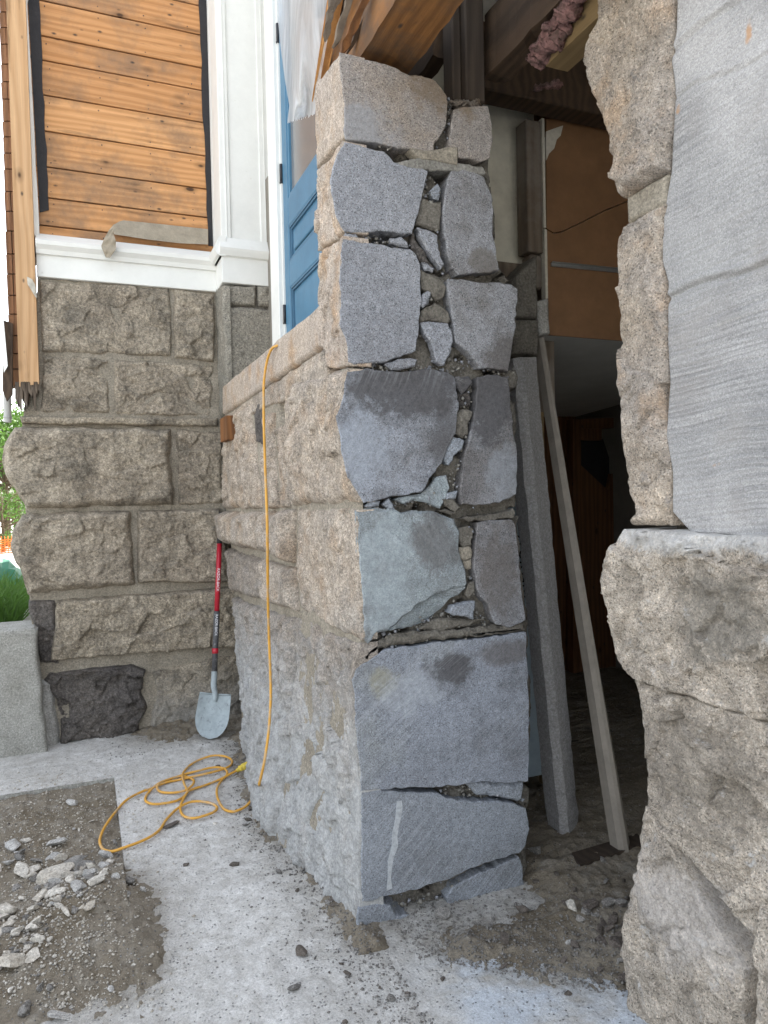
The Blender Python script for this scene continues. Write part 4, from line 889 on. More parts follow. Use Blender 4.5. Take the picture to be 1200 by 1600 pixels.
def zdirt(x, y):
    q = np.stack([x, y, x*0], 1); nz_ = fbm(q, 5, 4, 210); fine = fbm(q, 22, 5, 211)*.014+np.maximum(ridge(q, 30, 4, 212), 0)*.010+fbm(q, 80, 2, 213)*.004
    z = np.full_like(x, -.05)
    # pit bed, rising towards the viewer and spilling over the slab edge
    inpit = 1/(1+np.exp((x-XPIT-.015)/.010))*1/(1+np.exp((y-YPIT+.01)/.008))
    rise = np.clip((3.45-y)/.8, 0, 1); rise = rise*rise*(3-2*rise)
    rise = np.clip((3.55-y)/.65, 0, 1); rise = rise*rise*(3-2*rise)*(.45+.55*np.clip((x+.9)/.9, 0, 1))
    zp = -.085+rise*.135+nz_*.028
    z = np.where((x < XPIT-.004) & (y < YPIT-.003), zp, z)
    sp = np.clip(1-(x-XPIT)/.15, 0, 1)*np.exp(-((y-2.70)/.36)**2)*(x >= XPIT-.004)
    z = np.maximum(z, -.02+sp*.068+nz_*.012*(sp > 0))
    near = np.clip((y-2.15)/.45, 0, 1)
    z = np.where((x < XPIT-.004) & (y < 2.75), -.03+near*.075*np.clip(1-(x+.1)*.6, 0, 1)+nz_*.012, z)
    # strip along the porch wall
    d = .86-.10*np.exp(-((y-3.3)/.5)**2)-x+np.clip((y-4.2)/.8, 0, 1)*.12
    z = np.maximum(z, np.where((y > 2.2) & (x < 1.1), .045-np.abs(d)*.30+nz_*.03, -.05)-.034+.012*np.clip((y-3.4), 0, 1))
    # foot of the back wall
    z = np.maximum(z, -.02+np.clip((y-4.55)/.4, 0, 1)*.055*np.clip((x-.15)/.3, 0, 1)+nz_*.010)
    # mound in the opening
    ln = (x-.9)*(-.64)+(2.2-y)*.77      # >0 on the clean side
    ln = (x-.9)*.47/.55+(y-2.2)+.10
    md = np.clip((ln+.02)/.25, 0, 1)*np.clip((x-.80)/.2, 0, 1)
    md = md*(1-.8*np.clip((y-2.12)/.12, 0, 1)*np.clip((1.62-x)/.12, 0, 1))
    z = np.maximum(z, np.where(x > .8, -.02+md*(.030+.035*np.clip((x-1.45)/.3, 0, 1))+nz_*.016*md, -.05))
    hole = np.exp(-(((x-1.62)/.16)**2+((y-2.02)/.22)**2))
    z = z+hole*.012*(x > .8)
    inn = np.clip((y-2.9)/.4, 0, 1)*np.clip((x-1.5)/.1, 0, 1)
    z = z*(1-inn)+inn*(-.012+nz_*.006)
    return z+fine*np.where(z > -.045, 1, 0)
xs = np.concatenate([np.arange(-2.4, -.9, .04), np.arange(-.9, XPIT-.004, .009), [XPIT-.0045, XPIT-.0035], np.arange(XPIT+.004, 2.3, .009), np.arange(2.3, 4.2, .05)])
ys = np.concatenate([np.arange(1.3, YPIT-.004, .009), [YPIT-.0045, YPIT-.002], np.arange(YPIT+.006, 5.15, .010), np.arange(5.2, 5.75, .06)])
V, F = grid(xs, ys, zdirt)
zf = V[F][:, :, 2].max(1); cx = V[F].mean(1)
keep = (zf > -.022) | ((cx[:, 0] < XPIT+.01) & (cx[:, 1] < YPIT) & (cx[:, 1] > 2.4)) | ((cx[:, 0] > 1.2) & (cx[:, 1] > 1.55+np.abs(cx[:, 0]-1.5)))
dirt = mesh('dirt_ground', V, F[keep], DIRT); tag(dirt, kind='structure')
at_ = slab.data.attributes.new('dirt', 'FLOAT', 'POINT')
sv_ = np.array([v.co[:] for v in slab.data.vertices]); acc = 0
for k in range(12):
    aa = k*.5236; rr0 = .05+.07*(k % 2); acc = acc+np.clip((zdirt(sv_[:, 0]+rr0*math.cos(aa), sv_[:, 1]+rr0*math.sin(aa))+.03)/.03, 0, 1)
at_.data.foreach_set('value', (acc/12).astype(np.float32))
o = B().box(-60, 60, -40, 90, -.40, -.35).out('ground', YARD); tag(o, kind='structure')

# rocks ----------------------------------------------------------------
ROCKC = [m_mortar('rock_pale', (.42, .38, .32), (.54, .51, .46), .9), granite('rock_grey', (.2, .195, .185), (.26, .25, .235), bmp=1, gamt=.7), granite('rock_dark', (.10, .088, .075), (.15, .13, .115), bmp=1, gamt=.5), granite('rock_blue', (.44, .435, .42), (.36, .355, .34), bmp=.8, gamt=.6)]
def rock_mesh(seed, ico=3):
    import bmesh
    bm = bmesh.new(); bmesh.ops.create_icosphere(bm, subdivisions=ico, radius=1)
    V = np.array([v.co[:] for v in bm.verts]); rg = np.random.RandomState(seed)
    for k in range(11):   # chop with planes
        n_ = rg.normal(size=3); n_ /= np.linalg.norm(n_); d = rg.uniform(.45, .8); t = V@n_-d; V = V-np.outer(np.maximum(t, 0), n_)
    V = V*(1+fbm(V+seed, 2.2, 4, seed)[:, None]*.13)*np.array([1, rg.uniform(.6, .85), rg.uniform(.4, .65)])
    for v, c in zip(bm.verts, V): v.co = c
    me = bpy.data.meshes.new('rock'); bm.to_mesh(me); bm.free(); return me
RM = [[None]*4 for _ in range(10)]
for i in range(10):
    base_me = rock_mesh(300+i)
    for j in range(4):
        me = base_me.copy(); me.materials.append(ROCKC[j]); RM[i][j] = me
rg = random.Random(21)
def gz(x, y):
    A = np.array([x]); Bq = np.array([y]); inp = x < XPIT and 2.5 < y < YPIT
    zd = float(zdirt(A, Bq)[0]); zs_ = -9 if inp else float(zslab(A, Bq)[0]); return max(zd, zs_)
def rock(x, y, r, c, label, group=None, name='rock', flat=1.0, cat='rock', sink=.25):
    o = bpy.data.objects.new(name, RM[rg.randrange(10)][c]); C.objects.link(o)
    o.location = (x, y, gz(x, y)+r*.5*flat*(1-sink*1.6)); o.rotation_euler = (rg.uniform(-.35, .35), rg.uniform(-.35, .35), rg.uniform(0, 6.28))
    o.scale = (r, r*rg.uniform(.8, 1.1), r*flat*rg.uniform(.85, 1.15)); tag(o, label, cat, group); return o
def rpx(u, v, wpx, c, label, group=None, flat=1.0, name='rock', cat='rock'):
    wpx *= 1.1 if u < 200 else 1.0
    p = P(u, v, 'Z', -.05 if u < 185 and v < 1500 else .02); d = (p-CP).dot(f0); return rock(p.x, p.y, wpx*.5/FPX*d, c, label, group, name, flat, cat)
named = [
 (22, 1336, 36, 3, .5, 'flat bluish grey stone at the left edge of the dirt bed'), (87, 1334, 32, 3, .8, 'pale square stone at the top of the rubble heap'),
 (84, 1351, 26, 3, .8, 'small white stone just below the pale square stone'), (38, 1378, 44, 0, .9, 'tan rounded lump at the left end of the rubble heap'),
 (86, 1392, 62, 0, .7, 'largest broken tan slab in the middle of the rubble heap'), (118, 1362, 44, 1, .6, 'brown grey slab lying behind the largest broken slab'),
 (130, 1372, 34, 1, .5, 'thin grey slab tilted beside the rubble heap'), (166, 1354, 24, 3, .9, 'grey angular stone at the right end of the rubble heap'),
 (125, 1398, 30, 0, .8, 'knobbly tan lump right of the largest slab'), (8, 1458, 38, 0, 1, 'big tan lump cut by the left frame edge'),
 (52, 1506, 40, 0, .4, 'long flat pale flake below the dark soil'), (20, 1520, 44, 0, .8, 'rounded tan lump low at the left edge'),
 (142, 1466, 26, 0, .8, 'pale split pebble pair in the dark soil'), (172, 1542, 16, 3, .9, 'small upright white stone near the soil edge'),
 (38, 1573, 30, 1, 1, 'rough grey clod in the lower left corner'), (98, 1580, 44, 3, .3, 'flat bluish flake at the bottom left'),
 (114, 1268, 20, 3, 1, 'lone pale stone in the dirt near the slab corner'), (143, 1297, 10, 0, .4, 'tiny white disc shaped stone in the dirt'),
 (894, 1428, 28, 0, .7, 'pale grey stone lying on the dirt mound in the opening'), (889, 1470, 14, 3, 1, 'small round pale stone below the pale grey one'),
 (690, 1425, 32, 1, 1, 'grey stone leaning at the foot of the sawn wall end'), (366, 1346, 17, 2, 1, 'dark pointed stone alone on the dusty slab'),
 (268, 1283, 34, 2, .35, 'dark flat stone beside the coiled cord'), (460, 1534, 32, 1, .5, 'oval grey stone on the slab near the bottom'),
 (473, 1482, 34, 2, .9, 'large dark stone among debris at the wall foot'), (786, 1502, 22, 2, .5, 'dark brown chip on the white floor patch'),
 (692, 1522, 13, 2, 1, 'round dark pebble left on the white floor patch'), (636, 1545, 10, 2, 1, 'dark pebble near the left end of the white patch'),
 (436, 1357, 20, 1, 1, 'grey cube like stone by the base of the porch wall'), (838, 1338, 40, 1, .7, 'broken slab chunk just inside the dark opening'),
 (942, 1357, 16, 1, 1, 'round stone beneath the leaning trim board'), (290, 1346, 12, 2, 1, 'small dark stone left of the pointed stone'),
 (395, 1196, 12, 1, 1, 'chip of stone beside the yellow cord plug'), (15, 1180, 20, 0, .4, 'flat tan shard at the foot of the low concrete wall')]
for (u, v, wpx, c, fl, lab) in named: rpx(u, v, wpx, c, lab, flat=fl)
def scatter(n, fn, rmin, rmax, cols, label, group, name, cat):
    k = 0
    while k < n:
        x, y = fn()
        if x is None: continue
        rock(x, y, rmin*(rmax/rmin)**(rg.random()**1.8), rg.choice(cols), label, group, name, rg.uniform(.7, 1.1), cat); k += 1
scatter(60, lambda: P(rg.gauss(95, 50), rg.gauss(1385, 24), 'Z', -.03)[:2], .018, .045, [0, 0, 1, 3], 'angular fist sized rubble lump in the heap at left', 'rubble lumps in the heap', 'rubble_lump', 'rubble lump')
scatter(30, lambda: P(rg.gauss(25, 25), rg.gauss(1490, 35), 'Z', -.01)[:2], .015, .04, [0, 0, 1], 'broken rubble lump below the heap by the left frame edge', 'rubble lumps below the heap', 'rubble_lump', 'rubble lump')
scatter(120, lambda: (P(rg.gauss(95, 60), rg.gauss(1385, 40), 'Z', -.03) if rg.random() < .6 else P(rg.gauss(30, 35), rg.gauss(1490, 55), 'Z', -.0))[:2], .007, .030, [0, 0, 1, 3, 1], 'loose chip of pale rubble in the dirt bed at left', 'rubble chips in the dirt bed', 'rubble_chip', 'rubble chip')
scatter(70, lambda: (lambda y: (.84-.11*math.exp(-((y-3.3)/.5)**2)-abs(rg.gauss(0, .07)), y))(rg.uniform(1.8, 4.6)), .006, .02, [1, 2, 1, 2, 0], 'small grey debris stone along the foot of the porch wall', 'debris stones along the wall foot', 'debris_stone', 'debris stone')
scatter(55, lambda: (rg.gauss(1.60, .13), rg.gauss(2.0, .16)), .012, .04, [2, 2, 1], 'brown clod of rubble in the dark hollow by the right pier', 'clods in the hollow', 'earth_clod', 'clod')
scatter(35, lambda: (rg.uniform(.3, 1.4), rg.uniform(1.5, 4.2)), .005, .011, [2, 1, 1], 'tiny stray pebble on the dusty concrete slab', 'stray pebbles on the slab', 'stray_pebble', 'pebble')
# fine gravel nobody could count
def gravel(n, name, fn, rmin, rmax, m, seed):
    rs = np.random.RandomState(seed)
    t = np.array([(1, 0, 0), (-1, 0, 0), (0, 1, 0), (0, -1, 0), (0, 0, 1), (0, 0, -1)], float)
    f = np.array([(0, 2, 4), (2, 1, 4), (1, 3, 4), (3, 0, 4), (2, 0, 5), (1, 2, 5), (3, 1, 5), (0, 3, 5)])
    X, Y = fn(rs, n); Zd = zdirt(X, Y); inp = (X < XPIT) & (Y > 2.5) & (Y < YPIT); Zs = np.where(inp, -9, zslab(X, Y)); Z = np.maximum(Zd, Zs)
    ok = ~((X > .84) & (X < 1.56) & (Y > 2.40)) ; X, Y, Z = X[ok], Y[ok], Z[ok]; n = len(X)
    r = rmin*(rmax/rmin)**(rs.rand(n)**2)
    V = t[None]*(r[:, None, None])*rs.uniform(.45, 1.1, (n, 6, 1)); an = rs.rand(n)*6.28
    c, s = np.cos(an)[:, None], np.sin(an)[:, None]; Vx = V[..., 0]*c-V[..., 1]*s; Vy = V[..., 0]*s+V[..., 1]*c
    V = np.stack([Vx+X[:, None], Vy+Y[:, None], V[..., 2]*.8+Z[:, None]+r[:, None]*.25], -1).reshape(-1, 3)
    F = (f[None]+6*np.arange(n)[:, None, None]).reshape(-1, 3)
    o = mesh(name, V, F, m); tag(o, kind='stuff'); return o
def g_dirt(rs, n):
    u = rs.normal(90, 75, n); v = rs.uniform(1220, 1600, n)
    q = [P(a, b_, 'Z', -.04) for a, b_ in zip(u, v)]; return np.array([p.x for p in q]), np.array([p.y for p in q])
def g_wall(rs, n):
    y = rs.uniform(1.5, 4.95, n); x = .88-.10*np.exp(-((y-3.3)/.5)**2)-np.abs(rs.normal(0, .10, n)); x = np.where(y > 4.5, rs.uniform(.1, 1.0, n), x); return x, y
def g_mound(rs, n): x = rs.uniform(.95, 1.9, n); return x, 2.2-(x-.9)*.85+np.abs(rs.normal(0, .3, n))-.04
def g_slab(rs, n): return rs.uniform(.0, 1.45, n), rs.uniform(1.3, 4.9, n)
gravel(4500, 'pit_gravel', g_dirt, .0025, .010, ROCKC[0], 1)
gravel(3500, 'wall_foot_gravel', g_wall, .002, .009, ROCKC[1], 2)
gravel(5000, 'mound_gravel', g_mound, .002, .009, ROCKC[1], 3)
gravel(1800, 'slab_grit', g_slab, .0012, .0045, ROCKC[1], 4)

# ------------------------------------------------------------------ low concrete wall, left
cw = root('low_concrete_wall', 'low weathered grey concrete wall end standing left of the granite corner', 'concrete wall', (-.6, 4.9, 0))
rough('wall_body', [(-260, 985), (-260, 1215)], [(58, 985), (56, 1000), (75, 1190)], 'Y', 4.84, CONC, cw, proud=.012, amp=.004, res=.012, edge=.012, seed=61, fac=.2, back=.3)
zt_ = P(20, 984, 'Y', 4.84).z
rough('wall_return', [(-1.5, -.05, 0), (-1.5, zt_-.03, 0)], [(-.32, -.05, 0), (-.32, zt_-.03, 0)], 'Y', 4.88, CONC, cw, proud=0, amp=.003, seed=62, back=.3)
b = B(); b.bev(P(-260, 984, 'Y', 4.84).x, P(56, 984, 'Y', 4.84).x, 4.835, 5.2, zt_-.06, zt_, .012); b.out('coping', CONC, cw)

# ------------------------------------------------------------------ extension cord
xc = X0-.075
hang = [P(445, 528, 'X', X0+.05)+Vector((.25, .1, -.05)), P(440, 531, 'X', X0+.1)+Vector((0, 0, .0)), P(428, 540, 'X', X0-.035), P(417, 552, 'X', X0-.052), P(413, 590, 'X', X0-.055), P(412, 640, 'X', xc), P(414, 720, 'X', xc-.01), P(417, 800, 'X', xc-.06), P(418, 860, 'X', xc-.06), P(419, 950, 'X', xc-.03), P(422, 1040, 'X', xc-.02), P(423, 1090, 'X', xc-.03), P(420, 1140, 'X', xc-.07), P(413, 1190, 'X', xc-.10), P(405, 1225, 'X', xc-.12)]
hang[2] += Vector((.015, 0, 0)); hang[3] += Vector((.012, 0, 0)); hang[0] = Vector((1.0, hang[2].y+.04, zs+.006)); hang[1] = Vector((.93, hang[2].y+.01, zs+.012))
cpx = [(1085,345),(1020,420),(950,460),(895,465),(850,435),(815,380),(810,320),(835,265),(870,225),(878,200),(850,180),(780,178),(680,198),(590,215),(500,245),(440,275),(412,300),(415,320),(450,335),(530,338),(600,325),(645,295),(655,262),(630,238),(585,232),(520,245),(420,285),(350,335),(330,375),(345,405),(390,420),(460,412),(540,392),(590,360),(610,325),(590,280),(580,230),(595,190),(640,145),(710,115),(790,100),(860,100),(905,115),(910,145),(880,175),(800,205),(680,230),(560,250),(470,270),(380,310),(280,350),(200,395),(140,450),(90,520),(45,600),(25,670),(50,715),(110,725),(190,712),(290,680),(370,640),(430,580),(470,515),(540,450),(620,410),(700,398),(780,408),(810,435),(790,470),(720,500),(650,510),(590,490),(565,450),(575,405),(610,345),(640,320),(740,280),(840,245),(900,220),(950,200)]
gp = []
nC = len(cpx)
for i, (x, y) in enumerate(cpx):
    u, v = 150+x/4.286, 1160+y/4.286
    p = P(u, v, 'Z', .012); zg = gz(p.x, p.y)
    lift = .004*(1+math.sin(i*1.3)); gp.append(Vector((p.x, p.y, max(zg, .0)+.009+lift)))
cordp = spline(hang, 8)[:-1]+spline([hang[-1]]+gp, 6)
ec = root('extension_cord', 'yellow orange extension cord hanging over the granite ledge and coiled on the slab', 'cord', tuple(gp[20]))
B().tube(cordp, .0062, 9).out('cable', CORD, ec, True)
pe = gp[-1]; dq = (P(150+1035/4.286, 1160+165/4.286, 'Z', .02)-pe); dq.z = .012; dl = dq.length; dq.normalize()
b = B(); b.tube([pe-dq*.01, pe+dq*.01, pe+dq*.012, pe+dq*dl*.35, pe+dq*dl*.4, pe+dq*dl*.95, pe+dq*dl], [.009, .013, .019, .019, .022, .022, .018], 16); b.out('plug', PLUG, ec)

# ------------------------------------------------------------------ overhead timbers
def yline(name, label, u0_, v0_, u1_, v1_, z, y0, y1, h, m, zk='lower', cat='beam'):
    a = P(u0_, v0_, 'Z', z); c = P(u1_, v1_, 'Z', z); xm, xM = sorted((a.x, c.x))
    r = root(name, label, cat, ((xm+xM)/2, (y0+y1)/2, z)); return r, xm, xM, a
r, xm, xM, a = yline('ceiling_beam', 'wide orange brown beam resting on the top sawn granite block', 562, 86, 643, 112, 3.055, .9, 2.75, .22, None)
def timber(name, r, x0, x1, y0, y1, z0, z1, m, n=26, amp=.004, seed=0):
    V = []; F = []; rs = np.random.RandomState(seed)
    for i in range(n+1):
        y = y0+(y1-y0)*i/n
        for (x, z) in ((x0, z0), ((x0+x1)/2, z0), (x1, z0), (x1, z1), (x0, z1)):
            V.append((x+rs.normal()*amp, y+(rs.normal()*amp*4 if i in (0, n) else 0), z+(rs.normal()*amp if z == z0 else 0)))
    for i in range(n):
        for k in range(5): F.append((i*5+k, i*5+(k+1) % 5, (i+1)*5+(k+1) % 5, (i+1)*5+k))
    F += [(4, 3, 2, 1, 0), tuple(n*5+k for k in range(5))]
    return mesh(name, V, F, m, r)
timber('beam_timber', r, xm+.01, xM, 1.25, 2.8, 3.06, 3.3, W['beam'], amp=.0022, seed=1)
p2 = P(756, 125, 'Z', 3.12); p2b = P(790, 128, 'Z', 3.12)
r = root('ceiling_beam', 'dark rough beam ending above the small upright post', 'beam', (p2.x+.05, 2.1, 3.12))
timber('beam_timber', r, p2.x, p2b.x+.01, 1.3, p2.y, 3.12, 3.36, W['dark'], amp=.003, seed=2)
p3 = P(852, 104, 'Z', 3.03); p4 = P(887, 112, 'Z', 3.03)
r = root('ceiling_beam', 'newer yellowish joist beside the pink insulation', 'joist', (p3.x+.04, 2.0, 3.03))
timber('beam_timber', r, p3.x, p4.x, 1.2, p3.y, 3.03, 3.2, W['yellow'], amp=.001, seed=3)
r = root('header_beam', 'dark crosswise header beam above the brown board', 'beam', (2.0, 2.95, 3.2))
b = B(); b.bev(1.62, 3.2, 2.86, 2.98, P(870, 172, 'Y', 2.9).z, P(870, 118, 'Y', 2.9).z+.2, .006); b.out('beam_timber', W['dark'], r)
r = root('ceiling_joist', 'dark joist end in the shadow behind the pier top', 'joist', (2.4, 2.3, 3.2))
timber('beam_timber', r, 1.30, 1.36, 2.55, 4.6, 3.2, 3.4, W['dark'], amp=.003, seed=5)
# upright stub on the small stone
pa = P(722, 165, 'Y', 2.42); pb_ = P(759, 160, 'Y', 2.42)
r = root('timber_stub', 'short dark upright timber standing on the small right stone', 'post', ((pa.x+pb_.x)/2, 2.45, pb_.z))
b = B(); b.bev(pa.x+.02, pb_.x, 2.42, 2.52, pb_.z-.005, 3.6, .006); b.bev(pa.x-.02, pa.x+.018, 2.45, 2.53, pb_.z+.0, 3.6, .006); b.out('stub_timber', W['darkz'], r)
# splintered lath left of the beam
rr = random.Random(15)
sp = [((524,70),(560,-40),9,'old'),((536,82),(592,-50),12,'lath'),((546,78),(612,-50),8,'dark'),((516,20),(545,-40),10,'old'),((512,60),(522,-20),9,'old'),((553,60),(575,-30),7,'lath'),((528,30),(556,-50),8,'dark')]
for i, (a_, c_, wd, mm) in enumerate(sp):
    A_ = P(*a_, 'Y', 2.42+.03*i); Cc = P(*c_, 'Y', 2.2+.03*i); dd = (Cc-A_); sdv = Vector((1, 0, -.25)).normalized()*(wd*.5/FPX*2.6)
    r = root('broken_lath', ['grey weathered lath end left of the wide beam', 'split orange lath jammed beside the wide beam', 'dark lath tight against the wide beam edge', 'short grey lath nearest the plastic sheet', 'crooked upright lath on the pier corner', 'thin orange splinter between two dark laths', 'dark broken lath behind the grey lath end'][i], 'lath', tuple(A_))
    n = 9; V = []; F = []
    for k in range(n+1):
        c0 = A_+dd*(k/n); j = rr.uniform(.7, 1.15); s_ = sdv*(j if k else .35); e = Vector((rr.uniform(-.003, .003), 0, rr.uniform(-.003, .003)))
        V += [c0-s_+e, c0+s_+e, c0+s_+e+Vector((0, .025, 0)), c0-s_+e+Vector((0, .025, 0))]
    for k in range(n):
        for q in range(4): F.append((k*4+q, k*4+(q+1) % 4, (k+1)*4+(q+1) % 4, (k+1)*4+q))
    F += [(3, 2, 1, 0), tuple(n*4+q for q in range(4))]
    mesh('lath_strip', V, F, W[mm], r)
# stud in front of the door and plastic sheet
A_ = P(488, 158, 'X', .93); Cc = P(517, -30, 'X', .86)
r = root('leaning_stud', 'orange wooden stud end hanging beside the plastic sheet', 'stud', tuple(A_))
dd = (Cc-A_); dd.normalize(); s_ = Vector((0, -1, -.3)).normalized()
B().prism([A_-s_*.01, A_+s_*.045+Vector((0, 0, .05)), Cc+s_*.045, Cc-s_*.01], (.045, .0, 0)).out('stud_timber', W['stud'], r)
def curtain():
    V = []; nu_, nv_ = 46, 50
    Lp = [(433, -60), (432, 10), (438, 70), (446, 130), (452, 165), (449, 192)]; Rp = [(545, -60), (525, 0), (512, 60), (498, 140), (494, 160), (492, 178)]
    for j in range(nv_+1):
        t = j/nv_
        def s(Q):
            Q = np.array(Q, float); d = np.linspace(0, 1, len(Q)); return np.interp(t, d, Q[:, 0]), np.interp(t, d, Q[:, 1])
        (x0, y0), (x1, y1) = s(Lp), s(Rp)
        for i in range(nu_+1):
            f = i/nu_; u = x0+(x1-x0)*f; v = y0+(y1-y0)*f+(rr.uniform(-3, 3) if j == nv_ else 0)
            fold = .014*math.sin(f*9+t*2.5)+.005*math.sin(f*19-t*6)+.02*math.sin(t*5+f*4)
            V.append(P(u, v, 'X', .93+fold-.1*f*(1-t)*.3))
    n = nu_+1; F = [(j*n+i, j*n+i+1, (j+1)*n+i+1, (j+1)*n+i) for j in range(nv_) for i in range(nu_)]
    return V, F
V, F = curtain(); o = mesh('plastic_sheet', V, F, PLAST, None, True, origin=V[0]); tag(o, 'crumpled translucent white plastic sheet hanging in front of the blue door', 'plastic sheet')
# pink insulation
def blob(name, pts, rad, m, label, cat, seed):
    import bmesh
    path = spline(pts, 26); b = B(); seg = 40
    b.tube(path, [rad*(.55+.5*math.sin(math.pi*min(.98, (i+1)/len(path)))) for i in range(len(path))], seg)
    V = np.array(b.V); n3 = fbm(V, 16, 5, seed); c = np.array([tuple(path[min(i//seg, len(path)-1)]) for i in range(len(V))])
    V = c+(V-c)*(1+n3[:, None]*1.4)*np.array([1.3, 1, .8])+np.stack([fbm(V, 28, 5, seed+1+k_, .7) for k_ in range(3)], 1)*.035
    o = mesh(name, V, b.F, m, None, True, origin=V[0]); tag(o, label, cat); return o
blob('insulation_batt', [P(832, 100, 'Z', 3.05), P(850, 75, 'Z', 3.07), P(872, 45, 'Z', 3.08), P(892, 15, 'Z', 3.1), P(910, -20, 'Z', 3.12)], .036, INSUL, 'torn pink fibreglass insulation hanging between the joists', 'insulation', 5)
blob('insulation_tuft', [P(838, 132, 'Y', 2.75), P(860, 134, 'Y', 2.75), P(878, 130, 'Y', 2.75)], .018, INSUL, 'small dirty insulation tuft on the dark header beam', 'insulation', 6)
# debris on top: roots / bark tuft on small stone
blob('dirt_clump', [P(702, 158, 'Y', 2.39), P(715, 163, 'Y', 2.40), P(732, 166, 'Y', 2.41), P(748, 163, 'Y', 2.42)], .016, W['old'], 'shredded bark clump beside the upright timber stub', 'debris', 8)

# ------------------------------------------------------------------ interior of the opening
YI = 3.0
ip = root('plaster_wall', 'stained greenish grey plaster wall seen deep behind the granite pier', 'wall', (1.9, 3.5, 0))
xpl = P(858, 300, 'Y', 3.12).x
b = B(); b.box(1.56, xpl, 3.12, 3.2, P(800, 412, 'Y', 3.12).z, 3.62); b.out('plaster', PLASTER, ip)
b = B(); b.box(1.56, xpl, 3.1, 3.2, 1.9, P(800, 413, 'Y', 3.12).z); b.out('base_board', W['old'], ip)
br = root('brown_board', 'dark brown hardboard panel with a diagonal crack and metal strip', 'panel', (2.4, YI, 2.28))
z0_ = P(855, 523, 'Y', YI).z; z1_ = P(870, 190, 'Y', YI).z; xl_ = P(855, 400, 'Y', YI).x
zcr = P(856, 358, 'Y', YI).z
# two pieces separated by the crack
zc2 = zcr+(3.6-xl_)*.18; 
crk = [(xl_, zcr+.004), (xl_+.04, zcr-.012), (xl_+.09, zcr+.0), (xl_+.2, zcr+.055), (xl_+.35, zcr+.135), (xl_+.6, zcr+.25), (3.6, zcr+.9)]
B().prism([(x, YI, z) for x, z in crk]+[(3.6, YI, z1_+.6), (3.2, YI, z1_)][:1]+[(3.6, YI, z1_+.3)][:0]+[(xl_+.01, YI, z1_)], (0, .012, 0)).out('upper_piece', BROWNB, br)
B().prism([(x, YI+.002, z-.005) for x, z in crk[::-1]]+[(xl_, YI+.002, z0_), (3.6, YI+.002, z0_)], (0, .012, 0)).out('lower_piece', BROWNB, br)
b = B(); b.box(xl_-.016, xl_-.002, YI-.004, YI+.03, z0_, zcr-.004); b.box(xl_-.02, xl_-.006, YI-.004, YI+.03, zcr+.004, z1_); b.out('plaster_edge', PLASTL, br)
a = P(862, 410, 'Y', YI-.01); c = P(975, 421, 'Y', YI-.01)
b = B(); b.prism([a, c+(c-a)*.6, c+(c-a)*.6-Vector((0, 0, .018)), a-Vector((0, 0, .018))], (0, .008, 0)); b.out('metal_strip', STRIP, br)
b = B(); b.tube([P(863, 409, 'Y', YI-.014), P(980, 420.5, 'Y', YI-.014)], .0028, 6); b.out('metal_strip_lip', STRIP, br)
strip_px('plaster_scrap', [(854,205),(868,200),(880,196),(876,212),(870,218),(866,232),(858,240),(854,250),(853,225)], YI-.008, .007, PLASTL, br)
b = B(); b.bev(xl_-.11, xl_-.022, YI, YI+.09, P(845, 395, 'Y', YI).z, P(845, 190, 'Y', YI).z, .004); b.out('edge_stud', W['old'], br)
b = B(); b.bev(xl_-.09, xl_-.022, YI+.01, YI+.09, P(845, 450, 'Y', YI).z, P(845, 397, 'Y', YI).z, .008); b.out('edge_stud', W['old'], br)
b = B(); b.bev(xl_+.02, 3.4, YI+.1, YI+.16, P(870, 196, 'Y', YI).z, P(870, 160, 'Y', YI).z, .004); b.out('head_board', W['interior'], br)
so_ = root('drywall_soffit', 'grey drywall soffit sloping away beneath the brown board', 'soffit', (2.6, 4, 2.2))
V = [(xl_-.02, YI+.016, z0_), (3.9, YI+.016, z0_), (3.9, 5.2, 2.14), (xl_+.12, 5.2, 2.08)]
B().prism(V, (0, 0, .02)).out('soffit_panel', SOFFIT, so_)
# jamb stonework / block behind pier on the right
jb = root('mortar_jamb', 'rough mortared jamb edge stepping down behind the right side of the pier', 'jamb', (1.8, 2.8, 1.2))
rough('jamb_block', [(804, 430), (800, 495)], [(838, 400), (838, 497)], 'Y', 2.86, MO, jb, proud=.01, amp=.012, seed=63, edge=.012, res=.009, back=.15)
rough('jamb_block', [(798, 500), (800, 553)], [(840, 500), (838, 556)], 'Y', 2.84, MO, jb, proud=.015, amp=.008, seed=64, edge=.01, res=.009, back=.12)
rough('jamb_block', [(838, 470), (840, 525)], [(855, 468), (857, 520)], 'Y', 2.9, MOL, jb, proud=.01, amp=.005, seed=65, edge=.01, res=.008, back=.12)
B().prism([P(778, 400, 'Y', 3.3), P(800, 398, 'Y', 3.3), P(812, 435, 'Y', 3.3), P(786, 440, 'Y', 3.3)], (0, .05, 0)).out('grey_wedge', SOFFIT, jb)
fb = root('foam_panel', 'grey blue foam board with black upright lettering glimpsed beside the sawn wall end', 'foam board', (1.75, 3.0, 0))
xf0 = P(800, 900, 'Y', 3.02).x; xf1 = P(838, 900, 'Y', 3.02).x
b = B(); b.bev(xf0-.05, xf1+.02, 3.02, 3.07, .1, 1.9, .003); b.out('board', FOAM, fb)
b = B(); b.bev(xf1+.021, xf1+.055, 3.01, 3.06, .05, 1.9, .003); b.out('wood_edge', W['yellow'], fb)
text_on('Styrofoam', P(815, 866, 'Y', 3.018)+Vector((.015, 0, -.02)), (0, 0, -1), (1, 0, 0), .095, INK, fb)
